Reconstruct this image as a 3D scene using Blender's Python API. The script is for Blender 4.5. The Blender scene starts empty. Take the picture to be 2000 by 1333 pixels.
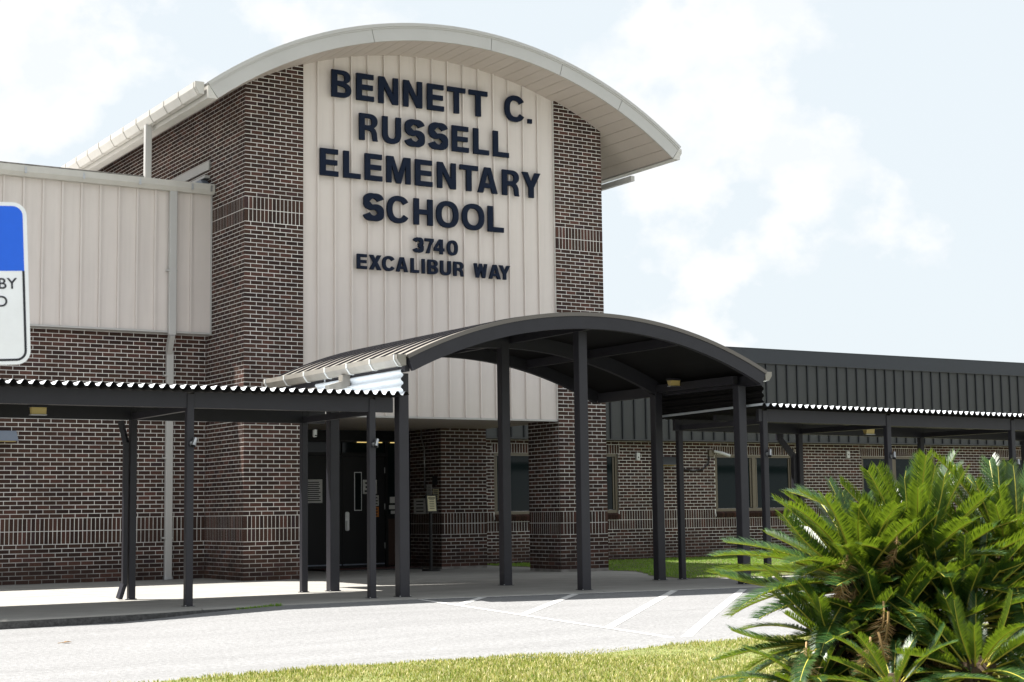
import bpy, math, random
import numpy as np
from mathutils import Vector, Matrix
random.seed(7)
rng = np.random.default_rng(11)
R = math.radians
scene = bpy.context.scene
col = scene.collection

# ------------------------------------------------------------------ camera
CAM = np.array([-9.8276, -23.6538, 1.0311])
YAW, PITCH, ROLL, FPX = 0.5598, 0.1055, -0.0132, 3138.5
_f = np.array([math.sin(YAW)*math.cos(PITCH), math.cos(YAW)*math.cos(PITCH), math.sin(PITCH)])
_r0 = np.array([math.cos(YAW), -math.sin(YAW), 0.0])
_u0 = np.cross(_r0, _f)
CR = math.cos(ROLL)*_r0 + math.sin(ROLL)*_u0
CU = -math.sin(ROLL)*_r0 + math.cos(ROLL)*_u0
CF = _f
cam_data = bpy.data.cameras.new('camera')
cam = bpy.data.objects.new('camera', cam_data)
col.objects.link(cam)
m = Matrix.Identity(4)
for i in range(3):
    m[i][0], m[i][1], m[i][2], m[i][3] = CR[i], CU[i], -CF[i], CAM[i]
cam.matrix_world = m
cam_data.sensor_width = 36.0
cam_data.lens = FPX/2000*36
cam_data.clip_start = 0.1
cam_data.clip_end = 3000
cam_data.dof.use_dof = True
cam_data.dof.focus_distance = 22.0
cam_data.dof.aperture_fstop = 16.0
scene.camera = cam

# ------------------------------------------------------------------ light
SUN_DIR = Vector((0.290, -0.243, -1.0)).normalized()     # the way the light travels
to_sun = -SUN_DIR
elev = math.asin(to_sun.z)
azim = math.atan2(to_sun.x, to_sun.y)
world = bpy.data.worlds.new('World')
scene.world = world
world.use_nodes = True
nt = world.node_tree
nt.nodes.clear()
N = nt.nodes.new
out = N('ShaderNodeOutputWorld'); bg = N('ShaderNodeBackground')
sky = N('ShaderNodeTexSky'); sky.sky_type = 'NISHITA'; sky.sun_disc = False
sky.sun_elevation = elev; sky.sun_rotation = azim
sky.air_density = 1.0; sky.dust_density = 3.0; sky.ozone_density = 1.0
tc = N('ShaderNodeTexCoord')
mp = N('ShaderNodeMapping'); mp.inputs['Scale'].default_value = (1.0, 1.0, 1.25); mp.inputs['Location'].default_value = (5.2, 2.7, 1.1)
n1 = N('ShaderNodeTexNoise'); n1.inputs['Scale'].default_value = 7.5; n1.inputs['Detail'].default_value = 10; n1.inputs['Roughness'].default_value = 0.55
n2 = N('ShaderNodeTexNoise'); n2.inputs['Scale'].default_value = 2.1; n2.inputs['Detail'].default_value = 4
mm = N('ShaderNodeMath'); mm.operation = 'MULTIPLY_ADD'; mm.inputs[1].default_value = 0.45
ramp = N('ShaderNodeValToRGB')
ramp.color_ramp.elements[0].position = 0.685; ramp.color_ramp.elements[0].color = (0, 0, 0, 1)
ramp.color_ramp.elements[1].position = 0.755; ramp.color_ramp.elements[1].color = (1, 1, 1, 1)
mix = N('ShaderNodeMix'); mix.data_type = 'RGBA'
hz = N('ShaderNodeMix'); hz.data_type = 'RGBA'; hz.inputs['Factor'].default_value = 0.92
hz.inputs['B'].default_value = (6.2, 6.72, 7.05, 1)
mix.inputs['B'].default_value = (7.2, 7.25, 7.3, 1)
cl_mix = N('ShaderNodeMix'); cl_mix.data_type = 'RGBA'; cl_mix.inputs['A'].default_value = (6.55, 6.85, 7.1, 1); cl_mix.inputs['B'].default_value = (7.35, 7.4, 7.45, 1)
n3 = N('ShaderNodeTexNoise'); n3.inputs['Scale'].default_value = 16.0; n3.inputs['Detail'].default_value = 8; n3.inputs['Roughness'].default_value = 0.6
r3 = N('ShaderNodeMapRange'); r3.inputs['From Min'].default_value = 0.40; r3.inputs['From Max'].default_value = 0.56
L = nt.links.new
L(mp.outputs['Vector'], n3.inputs['Vector']); L(n3.outputs['Fac'], r3.inputs['Value']); L(r3.outputs['Result'], cl_mix.inputs['Factor']); L(cl_mix.outputs['Result'], mix.inputs['B'])
L(tc.outputs['Generated'], mp.inputs['Vector']); L(mp.outputs['Vector'], n1.inputs['Vector']); L(mp.outputs['Vector'], n2.inputs['Vector'])
L(n2.outputs['Fac'], mm.inputs[0]); L(n1.outputs['Fac'], mm.inputs[2]); L(mm.outputs['Value'], ramp.inputs['Fac'])
L(sky.outputs['Color'], hz.inputs['A']); L(hz.outputs['Result'], mix.inputs['A'])
L(ramp.outputs['Color'], mix.inputs['Factor']); L(mix.outputs['Result'], bg.inputs['Color'])
bg.inputs['Strength'].default_value = 0.05
L(bg.outputs['Background'], out.inputs['Surface'])

sd = bpy.data.lights.new('sun', 'SUN'); sd.energy = 5.0; sd.angle = R(0.53); sd.color = (1.0, 0.95, 0.88)
sun = bpy.data.objects.new('sun', sd); col.objects.link(sun)
sun.rotation_euler = SUN_DIR.to_track_quat('-Z', 'Y').to_euler(); sun.location = (-10, 8, 40)

scene.view_settings.view_transform = 'Standard'
scene.view_settings.look = 'None'
scene.view_settings.exposure = 1.52
scene.view_settings.gamma = 1.0
scene.view_settings.use_curve_mapping = False
scene.render.engine = 'CYCLES'
scene.cycles.max_bounces = 7
scene.cycles.use_denoising = True
scene.cycles.caustics_reflective = False
scene.cycles.caustics_refractive = False

# ------------------------------------------------------------------ materials
def mat(name, base, rough=0.6, metal=0.0, spec=0.4, var=0.0, vscale=6.0, bump=0.0, bscale=60.0, streak=0.0, extra=None):
    """Principled with optional noise mottling, vertical rain streaks and fine bump."""
    M = bpy.data.materials.new(name); M.use_nodes = True
    t = M.node_tree; b = t.nodes['Principled BSDF']
    b.inputs['Base Color'].default_value = (*base, 1); b.inputs['Roughness'].default_value = rough
    b.inputs['Metallic'].default_value = metal; b.inputs['Specular IOR Level'].default_value = spec
    geo = None
    if var or bump or streak:
        geo = t.nodes.new('ShaderNodeNewGeometry')
    last = None
    if var:
        n = t.nodes.new('ShaderNodeTexNoise'); n.inputs['Scale'].default_value = vscale; n.inputs['Detail'].default_value = 6; n.inputs['Roughness'].default_value = 0.65
        t.links.new(geo.outputs['Position'], n.inputs['Vector'])
        r = t.nodes.new('ShaderNodeMapRange'); r.inputs['From Min'].default_value = 0.3; r.inputs['From Max'].default_value = 0.7
        r.inputs['To Min'].default_value = 1-var; r.inputs['To Max'].default_value = 1+var
        t.links.new(n.outputs['Fac'], r.inputs['Value'])
        mx = t.nodes.new('ShaderNodeMix'); mx.data_type = 'RGBA'; mx.blend_type = 'MULTIPLY'; mx.inputs['Factor'].default_value = 1
        mx.inputs['A'].default_value = (*base, 1); t.links.new(r.outputs['Result'], mx.inputs['B']); last = mx.outputs['Result']
    if streak:
        mpn = t.nodes.new('ShaderNodeMapping'); mpn.inputs['Scale'].default_value = (14, 14, 0.7)
        t.links.new(geo.outputs['Position'], mpn.inputs['Vector'])
        n = t.nodes.new('ShaderNodeTexNoise'); n.inputs['Scale'].default_value = 1.0; n.inputs['Detail'].default_value = 5
        t.links.new(mpn.outputs['Vector'], n.inputs['Vector'])
        r = t.nodes.new('ShaderNodeMapRange'); r.inputs['From Min'].default_value = 0.5; r.inputs['From Max'].default_value = 0.75
        r.inputs['To Min'].default_value = 1.0; r.inputs['To Max'].default_value = 1-streak
        t.links.new(n.outputs['Fac'], r.inputs['Value'])
        mx = t.nodes.new('ShaderNodeMix'); mx.data_type = 'RGBA'; mx.blend_type = 'MULTIPLY'; mx.inputs['Factor'].default_value = 1
        if last: t.links.new(last, mx.inputs['A'])
        else: mx.inputs['A'].default_value = (*base, 1)
        t.links.new(r.outputs['Result'], mx.inputs['B']); last = mx.outputs['Result']
    if last: t.links.new(last, b.inputs['Base Color'])
    if bump:
        n = t.nodes.new('ShaderNodeTexNoise'); n.inputs['Scale'].default_value = bscale; n.inputs['Detail'].default_value = 4
        t.links.new(geo.outputs['Position'], n.inputs['Vector'])
        bp = t.nodes.new('ShaderNodeBump'); bp.inputs['Strength'].default_value = bump; bp.inputs['Distance'].default_value = 0.02
        t.links.new(n.outputs['Fac'], bp.inputs['Height']); t.links.new(bp.outputs['Normal'], b.inputs['Normal'])
    return M

def ramp_mat(name, stops, rough=0.6, spec=0.3, translucent=0.0, tcol=None, noise=0.0, bump=0.0):
    """colour picked per piece (object random + mesh island random)."""
    M = bpy.data.materials.new(name); M.use_nodes = True
    t = M.node_tree; b = t.nodes['Principled BSDF']; b.inputs['Roughness'].default_value = rough; b.inputs['Specular IOR Level'].default_value = spec
    g = t.nodes.new('ShaderNodeNewGeometry'); oi = t.nodes.new('ShaderNodeObjectInfo')
    a = t.nodes.new('ShaderNodeMath'); a.operation = 'ADD'; t.links.new(g.outputs['Random Per Island'], a.inputs[0]); t.links.new(oi.outputs['Random'], a.inputs[1])
    fr = t.nodes.new('ShaderNodeMath'); fr.operation = 'FRACT'; t.links.new(a.outputs[0], fr.inputs[0])
    cr = t.nodes.new('ShaderNodeValToRGB'); e = cr.color_ramp.elements
    while len(e) < len(stops): e.new(0.5)
    for i, (p, c) in enumerate(stops): e[i].position = p; e[i].color = (*c, 1)
    t.links.new(fr.outputs[0], cr.inputs['Fac']); last = cr.outputs['Color']
    if noise:
        n = t.nodes.new('ShaderNodeTexNoise'); n.inputs['Scale'].default_value = 45; n.inputs['Detail'].default_value = 4
        t.links.new(g.outputs['Position'], n.inputs['Vector'])
        r = t.nodes.new('ShaderNodeMapRange'); r.inputs['From Min'].default_value = 0.3; r.inputs['From Max'].default_value = 0.7
        r.inputs['To Min'].default_value = 1-noise; r.inputs['To Max'].default_value = 1+noise
        t.links.new(n.outputs['Fac'], r.inputs['Value'])
        mx = t.nodes.new('ShaderNodeMix'); mx.data_type = 'RGBA'; mx.blend_type = 'MULTIPLY'; mx.inputs['Factor'].default_value = 1
        t.links.new(last, mx.inputs['A']); t.links.new(r.outputs['Result'], mx.inputs['B']); last = mx.outputs['Result']
        n3 = t.nodes.new('ShaderNodeTexNoise'); n3.inputs['Scale'].default_value = 0.9; n3.inputs['Detail'].default_value = 5
        t.links.new(g.outputs['Position'], n3.inputs['Vector'])
        r3 = t.nodes.new('ShaderNodeMapRange'); r3.inputs['From Min'].default_value = 0.35; r3.inputs['From Max'].default_value = 0.7
        r3.inputs['To Min'].default_value = 0.88; r3.inputs['To Max'].default_value = 1.22
        t.links.new(n3.outputs['Fac'], r3.inputs['Value'])
        mx3 = t.nodes.new('ShaderNodeMix'); mx3.data_type = 'RGBA'; mx3.blend_type = 'MULTIPLY'; mx3.inputs['Factor'].default_value = 1
        t.links.new(last, mx3.inputs['A']); t.links.new(r3.outputs['Result'], mx3.inputs['B']); last = mx3.outputs['Result']
    t.links.new(last, b.inputs['Base Color'])
    if translucent:
        tr = t.nodes.new('ShaderNodeBsdfTranslucent')
        if tcol: tr.inputs['Color'].default_value = (*tcol, 1)
        else: t.links.new(last, tr.inputs['Color'])
        ms = t.nodes.new('ShaderNodeMixShader'); ms.inputs['Fac'].default_value = translucent
        t.links.new(b.outputs[0], ms.inputs[1]); t.links.new(tr.outputs[0], ms.inputs[2])
        t.links.new(ms.outputs[0], t.nodes['Material Output'].inputs['Surface'])
    return M

MT = {}
MT['brick'] = ramp_mat('brick', [(0.0, (0.034, 0.022, 0.020)), (0.35, (0.048, 0.029, 0.024)), (0.75, (0.062, 0.036, 0.028)), (0.92, (0.090, 0.045, 0.036)), (1.0, (0.040, 0.027, 0.029))], rough=0.8, spec=0.10, noise=0.16)
MT['mortar'] = mat('mortar', (0.67, 0.66, 0.64), rough=0.9, var=0.26, vscale=2.2, bump=0.3, bscale=220)
def stain(M, z0, z1, colr, amt, scale):
    t = M.node_tree; b = t.nodes['Principled BSDF']; src = b.inputs['Base Color'].links[0].from_socket
    g = t.nodes.new('ShaderNodeNewGeometry'); sp = t.nodes.new('ShaderNodeSeparateXYZ'); t.links.new(g.outputs['Position'], sp.inputs[0])
    n = t.nodes.new('ShaderNodeTexNoise'); n.inputs['Scale'].default_value = scale; n.inputs['Detail'].default_value = 6; t.links.new(g.outputs['Position'], n.inputs['Vector'])
    r = t.nodes.new('ShaderNodeMapRange'); r.inputs['From Min'].default_value = z0; r.inputs['From Max'].default_value = z1; r.inputs['To Min'].default_value = 1; r.inputs['To Max'].default_value = 0
    t.links.new(sp.outputs['Z'], r.inputs['Value'])
    a = t.nodes.new('ShaderNodeMath'); a.operation = 'MULTIPLY_ADD'; a.inputs[1].default_value = 1.3; a.inputs[2].default_value = -0.85; t.links.new(n.outputs['Fac'], a.inputs[0])
    c = t.nodes.new('ShaderNodeMath'); c.operation = 'ADD'; t.links.new(a.outputs[0], c.inputs[0]); t.links.new(r.outputs['Result'], c.inputs[1])
    k = t.nodes.new('ShaderNodeMath'); k.operation = 'MULTIPLY'; k.use_clamp = True; k.inputs[1].default_value = amt; t.links.new(c.outputs[0], k.inputs[0])
    gt = t.nodes.new('ShaderNodeMath'); gt.operation = 'GREATER_THAN'; gt.inputs[1].default_value = 0.02; t.links.new(r.outputs['Result'], gt.inputs[0])
    k2 = t.nodes.new('ShaderNodeMath'); k2.operation = 'MULTIPLY'; t.links.new(k.outputs[0], k2.inputs[0]); t.links.new(gt.outputs[0], k2.inputs[1])
    mx = t.nodes.new('ShaderNodeMix'); mx.data_type = 'RGBA'; t.links.new(k2.outputs[0], mx.inputs['Factor']); t.links.new(src, mx.inputs['A']); mx.inputs['B'].default_value = (*colr, 1)
    t.links.new(mx.outputs['Result'], b.inputs['Base Color'])
stain(MT['mortar'], 0.05, 0.75, (0.16, 0.15, 0.14), 1.1, 3.0)
MT['tan'] = mat('tan_metal', (0.61, 0.56, 0.53), rough=0.45, spec=0.35, var=0.03, vscale=1.3, streak=0.06, bump=0.10, bscale=2.2)
MT['tan_trim'] = mat('tan_trim', (0.43, 0.425, 0.415), rough=0.42, spec=0.4, var=0.04, vscale=2.0)
MT['soffit'] = mat('soffit_tan', (0.46, 0.405, 0.37), rough=0.5, var=0.03)
MT['gutter'] = mat('cream_gutter', (0.49, 0.475, 0.445), rough=0.4, spec=0.45, var=0.07, vscale=4)
MT['dirty'] = mat('weathered_flashing', (0.16, 0.155, 0.145), rough=0.8, var=0.6, vscale=9)
MT['bronze'] = mat('dark_bronze_paint', (0.024, 0.0238, 0.0305), rough=0.42, spec=0.30, var=0.10, vscale=5)
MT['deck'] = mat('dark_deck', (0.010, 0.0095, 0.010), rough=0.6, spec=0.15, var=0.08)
MT['bronze_trim'] = mat('bronze_trim', (0.12, 0.108, 0.10), rough=0.4, spec=0.5)
MT['slate'] = mat('slate_metal', (0.040, 0.044, 0.046), rough=0.5, spec=0.4, var=0.05, vscale=3)
MT['slate_rib_shade'] = mat('slate_rib_shade', (0.014, 0.017, 0.022), rough=0.5)  # rib shadow put into the colour, darker than the slate sheets
MT['slate_fascia'] = mat('slate_fascia', (0.020, 0.026, 0.034), rough=0.42, spec=0.45, var=0.05)
MT['white_metal'] = mat('white_corrugated', (0.66, 0.70, 0.74), rough=0.4, spec=0.4, var=0.06, vscale=5)
MT['navy'] = mat('navy_letter', (0.006, 0.0115, 0.028), rough=0.6, spec=0.12, var=0.12, vscale=20)
MT['concrete'] = mat('concrete', (0.245, 0.24, 0.225), rough=0.85, var=0.10, vscale=1.7, bump=0.12, bscale=120)
MT['asphalt'] = mat('asphalt', (0.182, 0.185, 0.190), rough=0.9, var=0.28, vscale=30, bump=0.6, bscale=70)
def road_wear(M):
    t = M.node_tree; b = t.nodes['Principled BSDF']; src = b.inputs['Base Color'].links[0].from_socket
    g = t.nodes.new('ShaderNodeNewGeometry'); mpn = t.nodes.new('ShaderNodeMapping'); mpn.inputs['Scale'].default_value = (0.35, 2.6, 1); t.links.new(g.outputs['Position'], mpn.inputs['Vector'])
    n = t.nodes.new('ShaderNodeTexNoise'); n.inputs['Scale'].default_value = 1.0; n.inputs['Detail'].default_value = 7; t.links.new(mpn.outputs['Vector'], n.inputs['Vector'])
    r = t.nodes.new('ShaderNodeMapRange'); r.inputs['From Min'].default_value = 0.3; r.inputs['From Max'].default_value = 0.7; r.inputs['To Min'].default_value = 0.91; r.inputs['To Max'].default_value = 1.06
    t.links.new(n.outputs['Fac'], r.inputs['Value'])
    mx = t.nodes.new('ShaderNodeMix'); mx.data_type = 'RGBA'; mx.blend_type = 'MULTIPLY'; mx.inputs['Factor'].default_value = 1; t.links.new(src, mx.inputs['A']); t.links.new(r.outputs['Result'], mx.inputs['B'])
    t.links.new(mx.outputs['Result'], b.inputs['Base Color'])
road_wear(MT['asphalt']); road_wear(MT['concrete'])
MT['paint'] = mat('road_paint', (0.52, 0.52, 0.515), rough=0.8, var=0.35, vscale=14)
MT['soil'] = mat('soil', (0.10, 0.095, 0.045), rough=0.95, var=0.3, vscale=7)
MT['turf'] = mat('turf', (0.13, 0.15, 0.045), rough=0.95, var=0.35, vscale=5, bump=0.4, bscale=90)
MT['door'] = mat('door_paint', (0.006, 0.0065, 0.008), rough=0.4, spec=0.2)
MT['frame'] = mat('window_frame_bronze', (0.13, 0.11, 0.075), rough=0.4, spec=0.5)
MT['glass'] = mat('dark_glass', (0.006, 0.012, 0.013), rough=0.06, spec=0.16)
MT['steel'] = mat('galvanised', (0.45, 0.46, 0.47), rough=0.3, metal=0.85, var=0.1, vscale=20)
MT['lens'] = mat('amber_lens', (0.55, 0.42, 0.16), rough=0.25, spec=0.5)
MT['paper'] = mat('paper', (0.62, 0.62, 0.60), rough=0.8, var=0.04)
MT['paper_y'] = mat('paper_cream', (0.72, 0.68, 0.46), rough=0.8)
MT['ink'] = mat('ink', (0.02, 0.02, 0.022), rough=0.7)
MT['orange'] = mat('orange_paper', (0.62, 0.22, 0.05), rough=0.8)
MT['red'] = mat('red_ink', (0.35, 0.03, 0.03), rough=0.7)
MT['wood'] = mat('wood_panel', (0.035, 0.014, 0.007), rough=0.45, var=0.2, vscale=10)
MT['sign_blue'] = mat('sign_blue', (0.010, 0.13, 0.78), rough=0.35, spec=0.4, var=0.02, vscale=40)
MT['sign_white'] = mat('sign_white', (0.88, 0.90, 0.93), rough=0.35, spec=0.4, var=0.05, vscale=9)
MT['sign_black'] = mat('sign_black', (0.012, 0.013, 0.02), rough=0.4)
MT['taupe'] = mat('taupe_gutter', (0.24, 0.225, 0.20), rough=0.4, spec=0.45, var=0.12, vscale=5)
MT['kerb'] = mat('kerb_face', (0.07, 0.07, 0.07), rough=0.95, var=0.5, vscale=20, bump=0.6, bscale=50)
MT['hood'] = mat('grey_hood', (0.17, 0.20, 0.25), rough=0.5, var=0.05)
MT['plastic'] = mat('white_plastic', (0.6, 0.62, 0.62), rough=0.5)
MT['black'] = mat('black_plastic', (0.012, 0.012, 0.013), rough=0.5)
MT['mat'] = mat('doormat', (0.06, 0.022, 0.02), rough=0.95, bump=0.5)
MT['inside'] = mat('dim_interior', (0.03, 0.028, 0.026), rough=0.8)
MT['leaf'] = ramp_mat('sago_leaf', [(0.0, (0.009, 0.034, 0.012)), (0.5, (0.016, 0.052, 0.014)), (0.85, (0.034, 0.084, 0.016)), (1.0, (0.085, 0.12, 0.024))], rough=0.36, spec=0.5, translucent=0.19, tcol=(0.27, 0.40, 0.02))
MT['dry_leaf'] = ramp_mat('sago_dry_leaf', [(0.0, (0.20, 0.11, 0.045)), (0.6, (0.36, 0.22, 0.10)), (1.0, (0.52, 0.40, 0.24))], rough=0.7, translucent=0.2)
MT['rachis'] = mat('sago_rachis', (0.40, 0.36, 0.06), rough=0.4, var=0.1)
MT['dry_rachis'] = mat('sago_dry_rachis', (0.30, 0.19, 0.08), rough=0.7)
MT['trunk'] = mat('sago_trunk', (0.055, 0.036, 0.022), rough=0.95, var=0.4, vscale=30, bump=1.0, bscale=40)
MT['blade'] = ramp_mat('grass_blade', [(0.0, (0.12, 0.19, 0.02)), (0.30, (0.23, 0.27, 0.04)), (0.60, (0.38, 0.37, 0.10)), (0.85, (0.56, 0.50, 0.24)), (1.0, (0.70, 0.63, 0.40))], rough=0.6, translucent=0.3)
MT['blade_green'] = ramp_mat('grass_blade_green', [(0.0, (0.12, 0.27, 0.025)), (0.6, (0.19, 0.35, 0.035)), (1.0, (0.30, 0.40, 0.06))], rough=0.6, translucent=0.3)

# ------------------------------------------------------------------ helpers
def tag(o, label=None, cat=None, group=None, kind=None):
    if label: o['label'] = label
    if cat: o['category'] = cat
    if group: o['group'] = group
    if kind: o['kind'] = kind
    return o
def thing(name, loc, label, cat, group=None):
    o = bpy.data.objects.new(name, None); o.location = loc; o.empty_display_size = 0.2
    col.objects.link(o); tag(o, label, cat, group); return o
ABS = {}
def link(name, me, parent=None, kind=None):
    o = bpy.data.objects.new(name, me); col.objects.link(o)
    if parent is not None: attach(o, parent)
    if kind: o['kind'] = kind
    return o
def attach(o, parent):
    o.parent = parent
    if parent.parent is None:                                         # parts are modelled in world coordinates
        o.matrix_parent_inverse = Matrix.Translation(-parent.location)
class MB:
    def __init__(s): s.v = []; s.f = []; s.m = []; s.mats = []; s.cur = 0
    def use(s, k):
        mm_ = MT[k]
        if mm_ not in s.mats: s.mats.append(mm_)
        s.cur = s.mats.index(mm_); return s
    def face(s, idx): s.f.append(tuple(idx)); s.m.append(s.cur)
    def box(s, x0, x1, y0, y1, z0, z1):
        b = len(s.v)
        s.v += [(x0,y0,z0),(x1,y0,z0),(x1,y1,z0),(x0,y1,z0),(x0,y0,z1),(x1,y0,z1),(x1,y1,z1),(x0,y1,z1)]
        for q in ((0,3,2,1),(4,5,6,7),(0,1,5,4),(1,2,6,5),(2,3,7,6),(3,0,4,7)): s.face([b+i for i in q])
        return s
    def obox(s, c, X, Y, Z):
        """box from a centre and three half-extent vectors"""
        c, X, Y, Z = (np.array(a, float) for a in (c, X, Y, Z)); b = len(s.v)
        for k in (-1, 1):
            for i, j in ((-1,-1),(1,-1),(1,1),(-1,1)): s.v.append(tuple(c+i*X+j*Y+k*Z))
        for q in ((0,3,2,1),(4,5,6,7),(0,1,5,4),(1,2,6,5),(2,3,7,6),(3,0,4,7)): s.face([b+i for i in q])
        return s
    def bar(s, a, b_, w, h, up=(0,0,1)):
        a, b_ = np.array(a, float), np.array(b_, float); d = b_-a; Ln = np.linalg.norm(d); d = d/Ln
        u = np.array(up, float); sx = np.cross(d, u)
        if np.linalg.norm(sx) < 1e-6: sx = np.cross(d, (1, 0, 0))
        sx /= np.linalg.norm(sx); u = np.cross(sx, d)
        return s.obox((a+b_)/2, sx*w/2, d*Ln/2, u*h/2)
    def extrude(s, prof, axis, a, b_, caps=True):
        """closed 2-D profile swept along an axis ('x': profile is (y,z); 'y': (x,z); 'z': (x,y))"""
        n = len(prof); st = len(s.v)
        for w in (a, b_):
            for p, q in prof:
                s.v.append({'x': (w, p, q), 'y': (p, w, q), 'z': (p, q, w)}[axis])
        for i in range(n):
            j = (i+1) % n; s.face((st+i, st+j, st+n+j, st+n+i))
        if caps: s.face([st+i for i in range(n)][::-1]); s.face([st+n+i for i in range(n)])
        return s
    def tube(s, pts, r, k=8):
        pts = [np.array(p, float) for p in pts]; rings = []
        for i, p in enumerate(pts):
            d = (pts[min(i+1, len(pts)-1)]-pts[max(i-1, 0)]); d = d/np.linalg.norm(d)
            a = np.cross(d, (0, 0, 1)); 
            if np.linalg.norm(a) < 1e-3: a = np.cross(d, (1, 0, 0))
            a /= np.linalg.norm(a); b_ = np.cross(d, a); rr = r[i] if hasattr(r, '__len__') else r
            st = len(s.v)
            for j in range(k):
                t = 2*math.pi*j/k; s.v.append(tuple(p+rr*(math.cos(t)*a+math.sin(t)*b_)))
            rings.append(st)
        for q in range(len(rings)-1):
            for j in range(k):
                s.face((rings[q]+j, rings[q]+(j+1) % k, rings[q+1]+(j+1) % k, rings[q+1]+j))
        s.face([rings[0]+j for j in range(k)][::-1]); s.face([rings[-1]+j for j in range(k)])
        return s
    def mesh(s, name, smooth=False, fix=True):
        me = bpy.data.meshes.new(name); me.from_pydata([tuple(map(float, p)) for p in s.v], [], s.f)
        for mm_ in s.mats: me.materials.append(mm_)
        me.polygons.foreach_set('material_index', s.m)
        if smooth: me.polygons.foreach_set('use_smooth', [True]*len(s.f))
        if fix:
            import bmesh
            bm = bmesh.new(); bm.from_mesh(me); bmesh.ops.recalc_face_normals(bm, faces=bm.faces); bm.to_mesh(me); bm.free()
        me.update(); return me
    def build(s, name, parent=None, smooth=False, kind=None, fix=True):
        return link(name, s.mesh(name, smooth, fix), parent, kind)
def mb(k): return MB().use(k)
def rrect(cx, cy, w, h, r=0.012, n=3):
    P = []
    for (sx, sy, a0) in ((1, 1, 0), (-1, 1, 90), (-1, -1, 180), (1, -1, 270)):
        for i in range(n+1):
            t = R(a0+90*i/n); P.append((cx+sx*(w/2-r)+r*math.cos(t), cy+sy*(h/2-r)+r*math.sin(t)))
    return P
def project(P):
    d = np.asarray(P, float)-CAM; z = d@CF
    return 1000+FPX*(d@CR)/z, 666.5-FPX*(d@CU)/z, z
def copy_obj(src, parent, loc, rotz=None):
    o = src.copy(); col.objects.link(o); o.parent = parent; o.matrix_parent_inverse = src.matrix_parent_inverse.copy()
    o.location = loc
    if rotz is not None: o.rotation_euler = (0, 0, rotz)
    return o

# ------------------------------------------------------------------ brickwork
CC = 0.0677333; BL = 0.2032; JT = 0.0115; BD = 0.022; PROUD = 0.0024
SOLDIER = (9, 12, 84, 87)
def cells(width, k0, k1, holes=(), phase=0, shift=0.0, lintels=(), ztop=None, closed=(True, True)):
    """brick faces (u0,u1,z0,z1) of one wall face in running bond with the two soldier bands"""
    res = []
    def put(u0, u1, z0, z1, e0, e1):
        if ztop is not None and (z0+z1)/2 > ztop((u0+u1)/2): return
        for (a, b, c, d) in holes:
            if u1 <= a+1e-6 or u0 >= b-1e-6 or z1 <= c+1e-6 or z0 >= d-1e-6: continue
            if z0 < c-0.03: z1 = c; continue
            if z1 > d+0.03: z0 = d; continue
            if u0 < a-1e-6: u1 = a; e1 = True
            elif u1 > b+1e-6: u0 = b; e0 = True
            else: return
            if u1-u0 < 0.02: return
        h = JT/2
        x0 = u0 if e0 else u0+h; x1 = u1 if e1 else u1-h
        if x1-x0 > 0.012: res.append((x0, x1, z0+h, z1-h))
    k = k0
    skip = set()
    for (a, b, kk) in lintels:
        n = int(round((b-a)/CC)); st = (b-a)/n
        for i in range(n): put(a+i*st, a+(i+1)*st, kk*CC, (kk+3)*CC, False, False)
    while k < k1:
        z0 = k*CC
        if k in SOLDIER:
            n = int(round(width/CC)); st = width/n
            for i in range(n): put(i*st, (i+1)*st, z0, z0+3*CC, i == 0 and closed[0], i == n-1 and closed[1])
            k += 3; continue
        off = (BL/2 if (k+phase) % 2 else 0.0)+shift
        u = -off
        while u < width-1e-6:
            a, b = max(u, 0.0), min(u+BL, width)
            if b-a > 0.015:
                segs = [(a, b)]
                for (la, lb, kk) in lintels:
                    if kk <= k < kk+3:
                        ns = []
                        for (p, q) in segs:
                            if q <= la or p >= lb: ns.append((p, q))
                            else:
                                if p < la-0.015: ns.append((p, la))
                                if q > lb+0.015: ns.append((lb, q))
                        segs = ns
                for (p, q) in segs: put(p, q, z0, z0+CC, p <= 1e-6 and closed[0], q >= width-1e-6 and closed[1])
            u += BL
        k += 1
    return res
_brick_mesh = {}
def brick_mesh(w, h):
    key = (round(w, 4), round(h, 4))
    if key not in _brick_mesh:
        _brick_mesh[key] = mb('brick').box(0, w, 0, BD, 0, h).mesh('brick', fix=False)
    return _brick_mesh[key]
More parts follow.
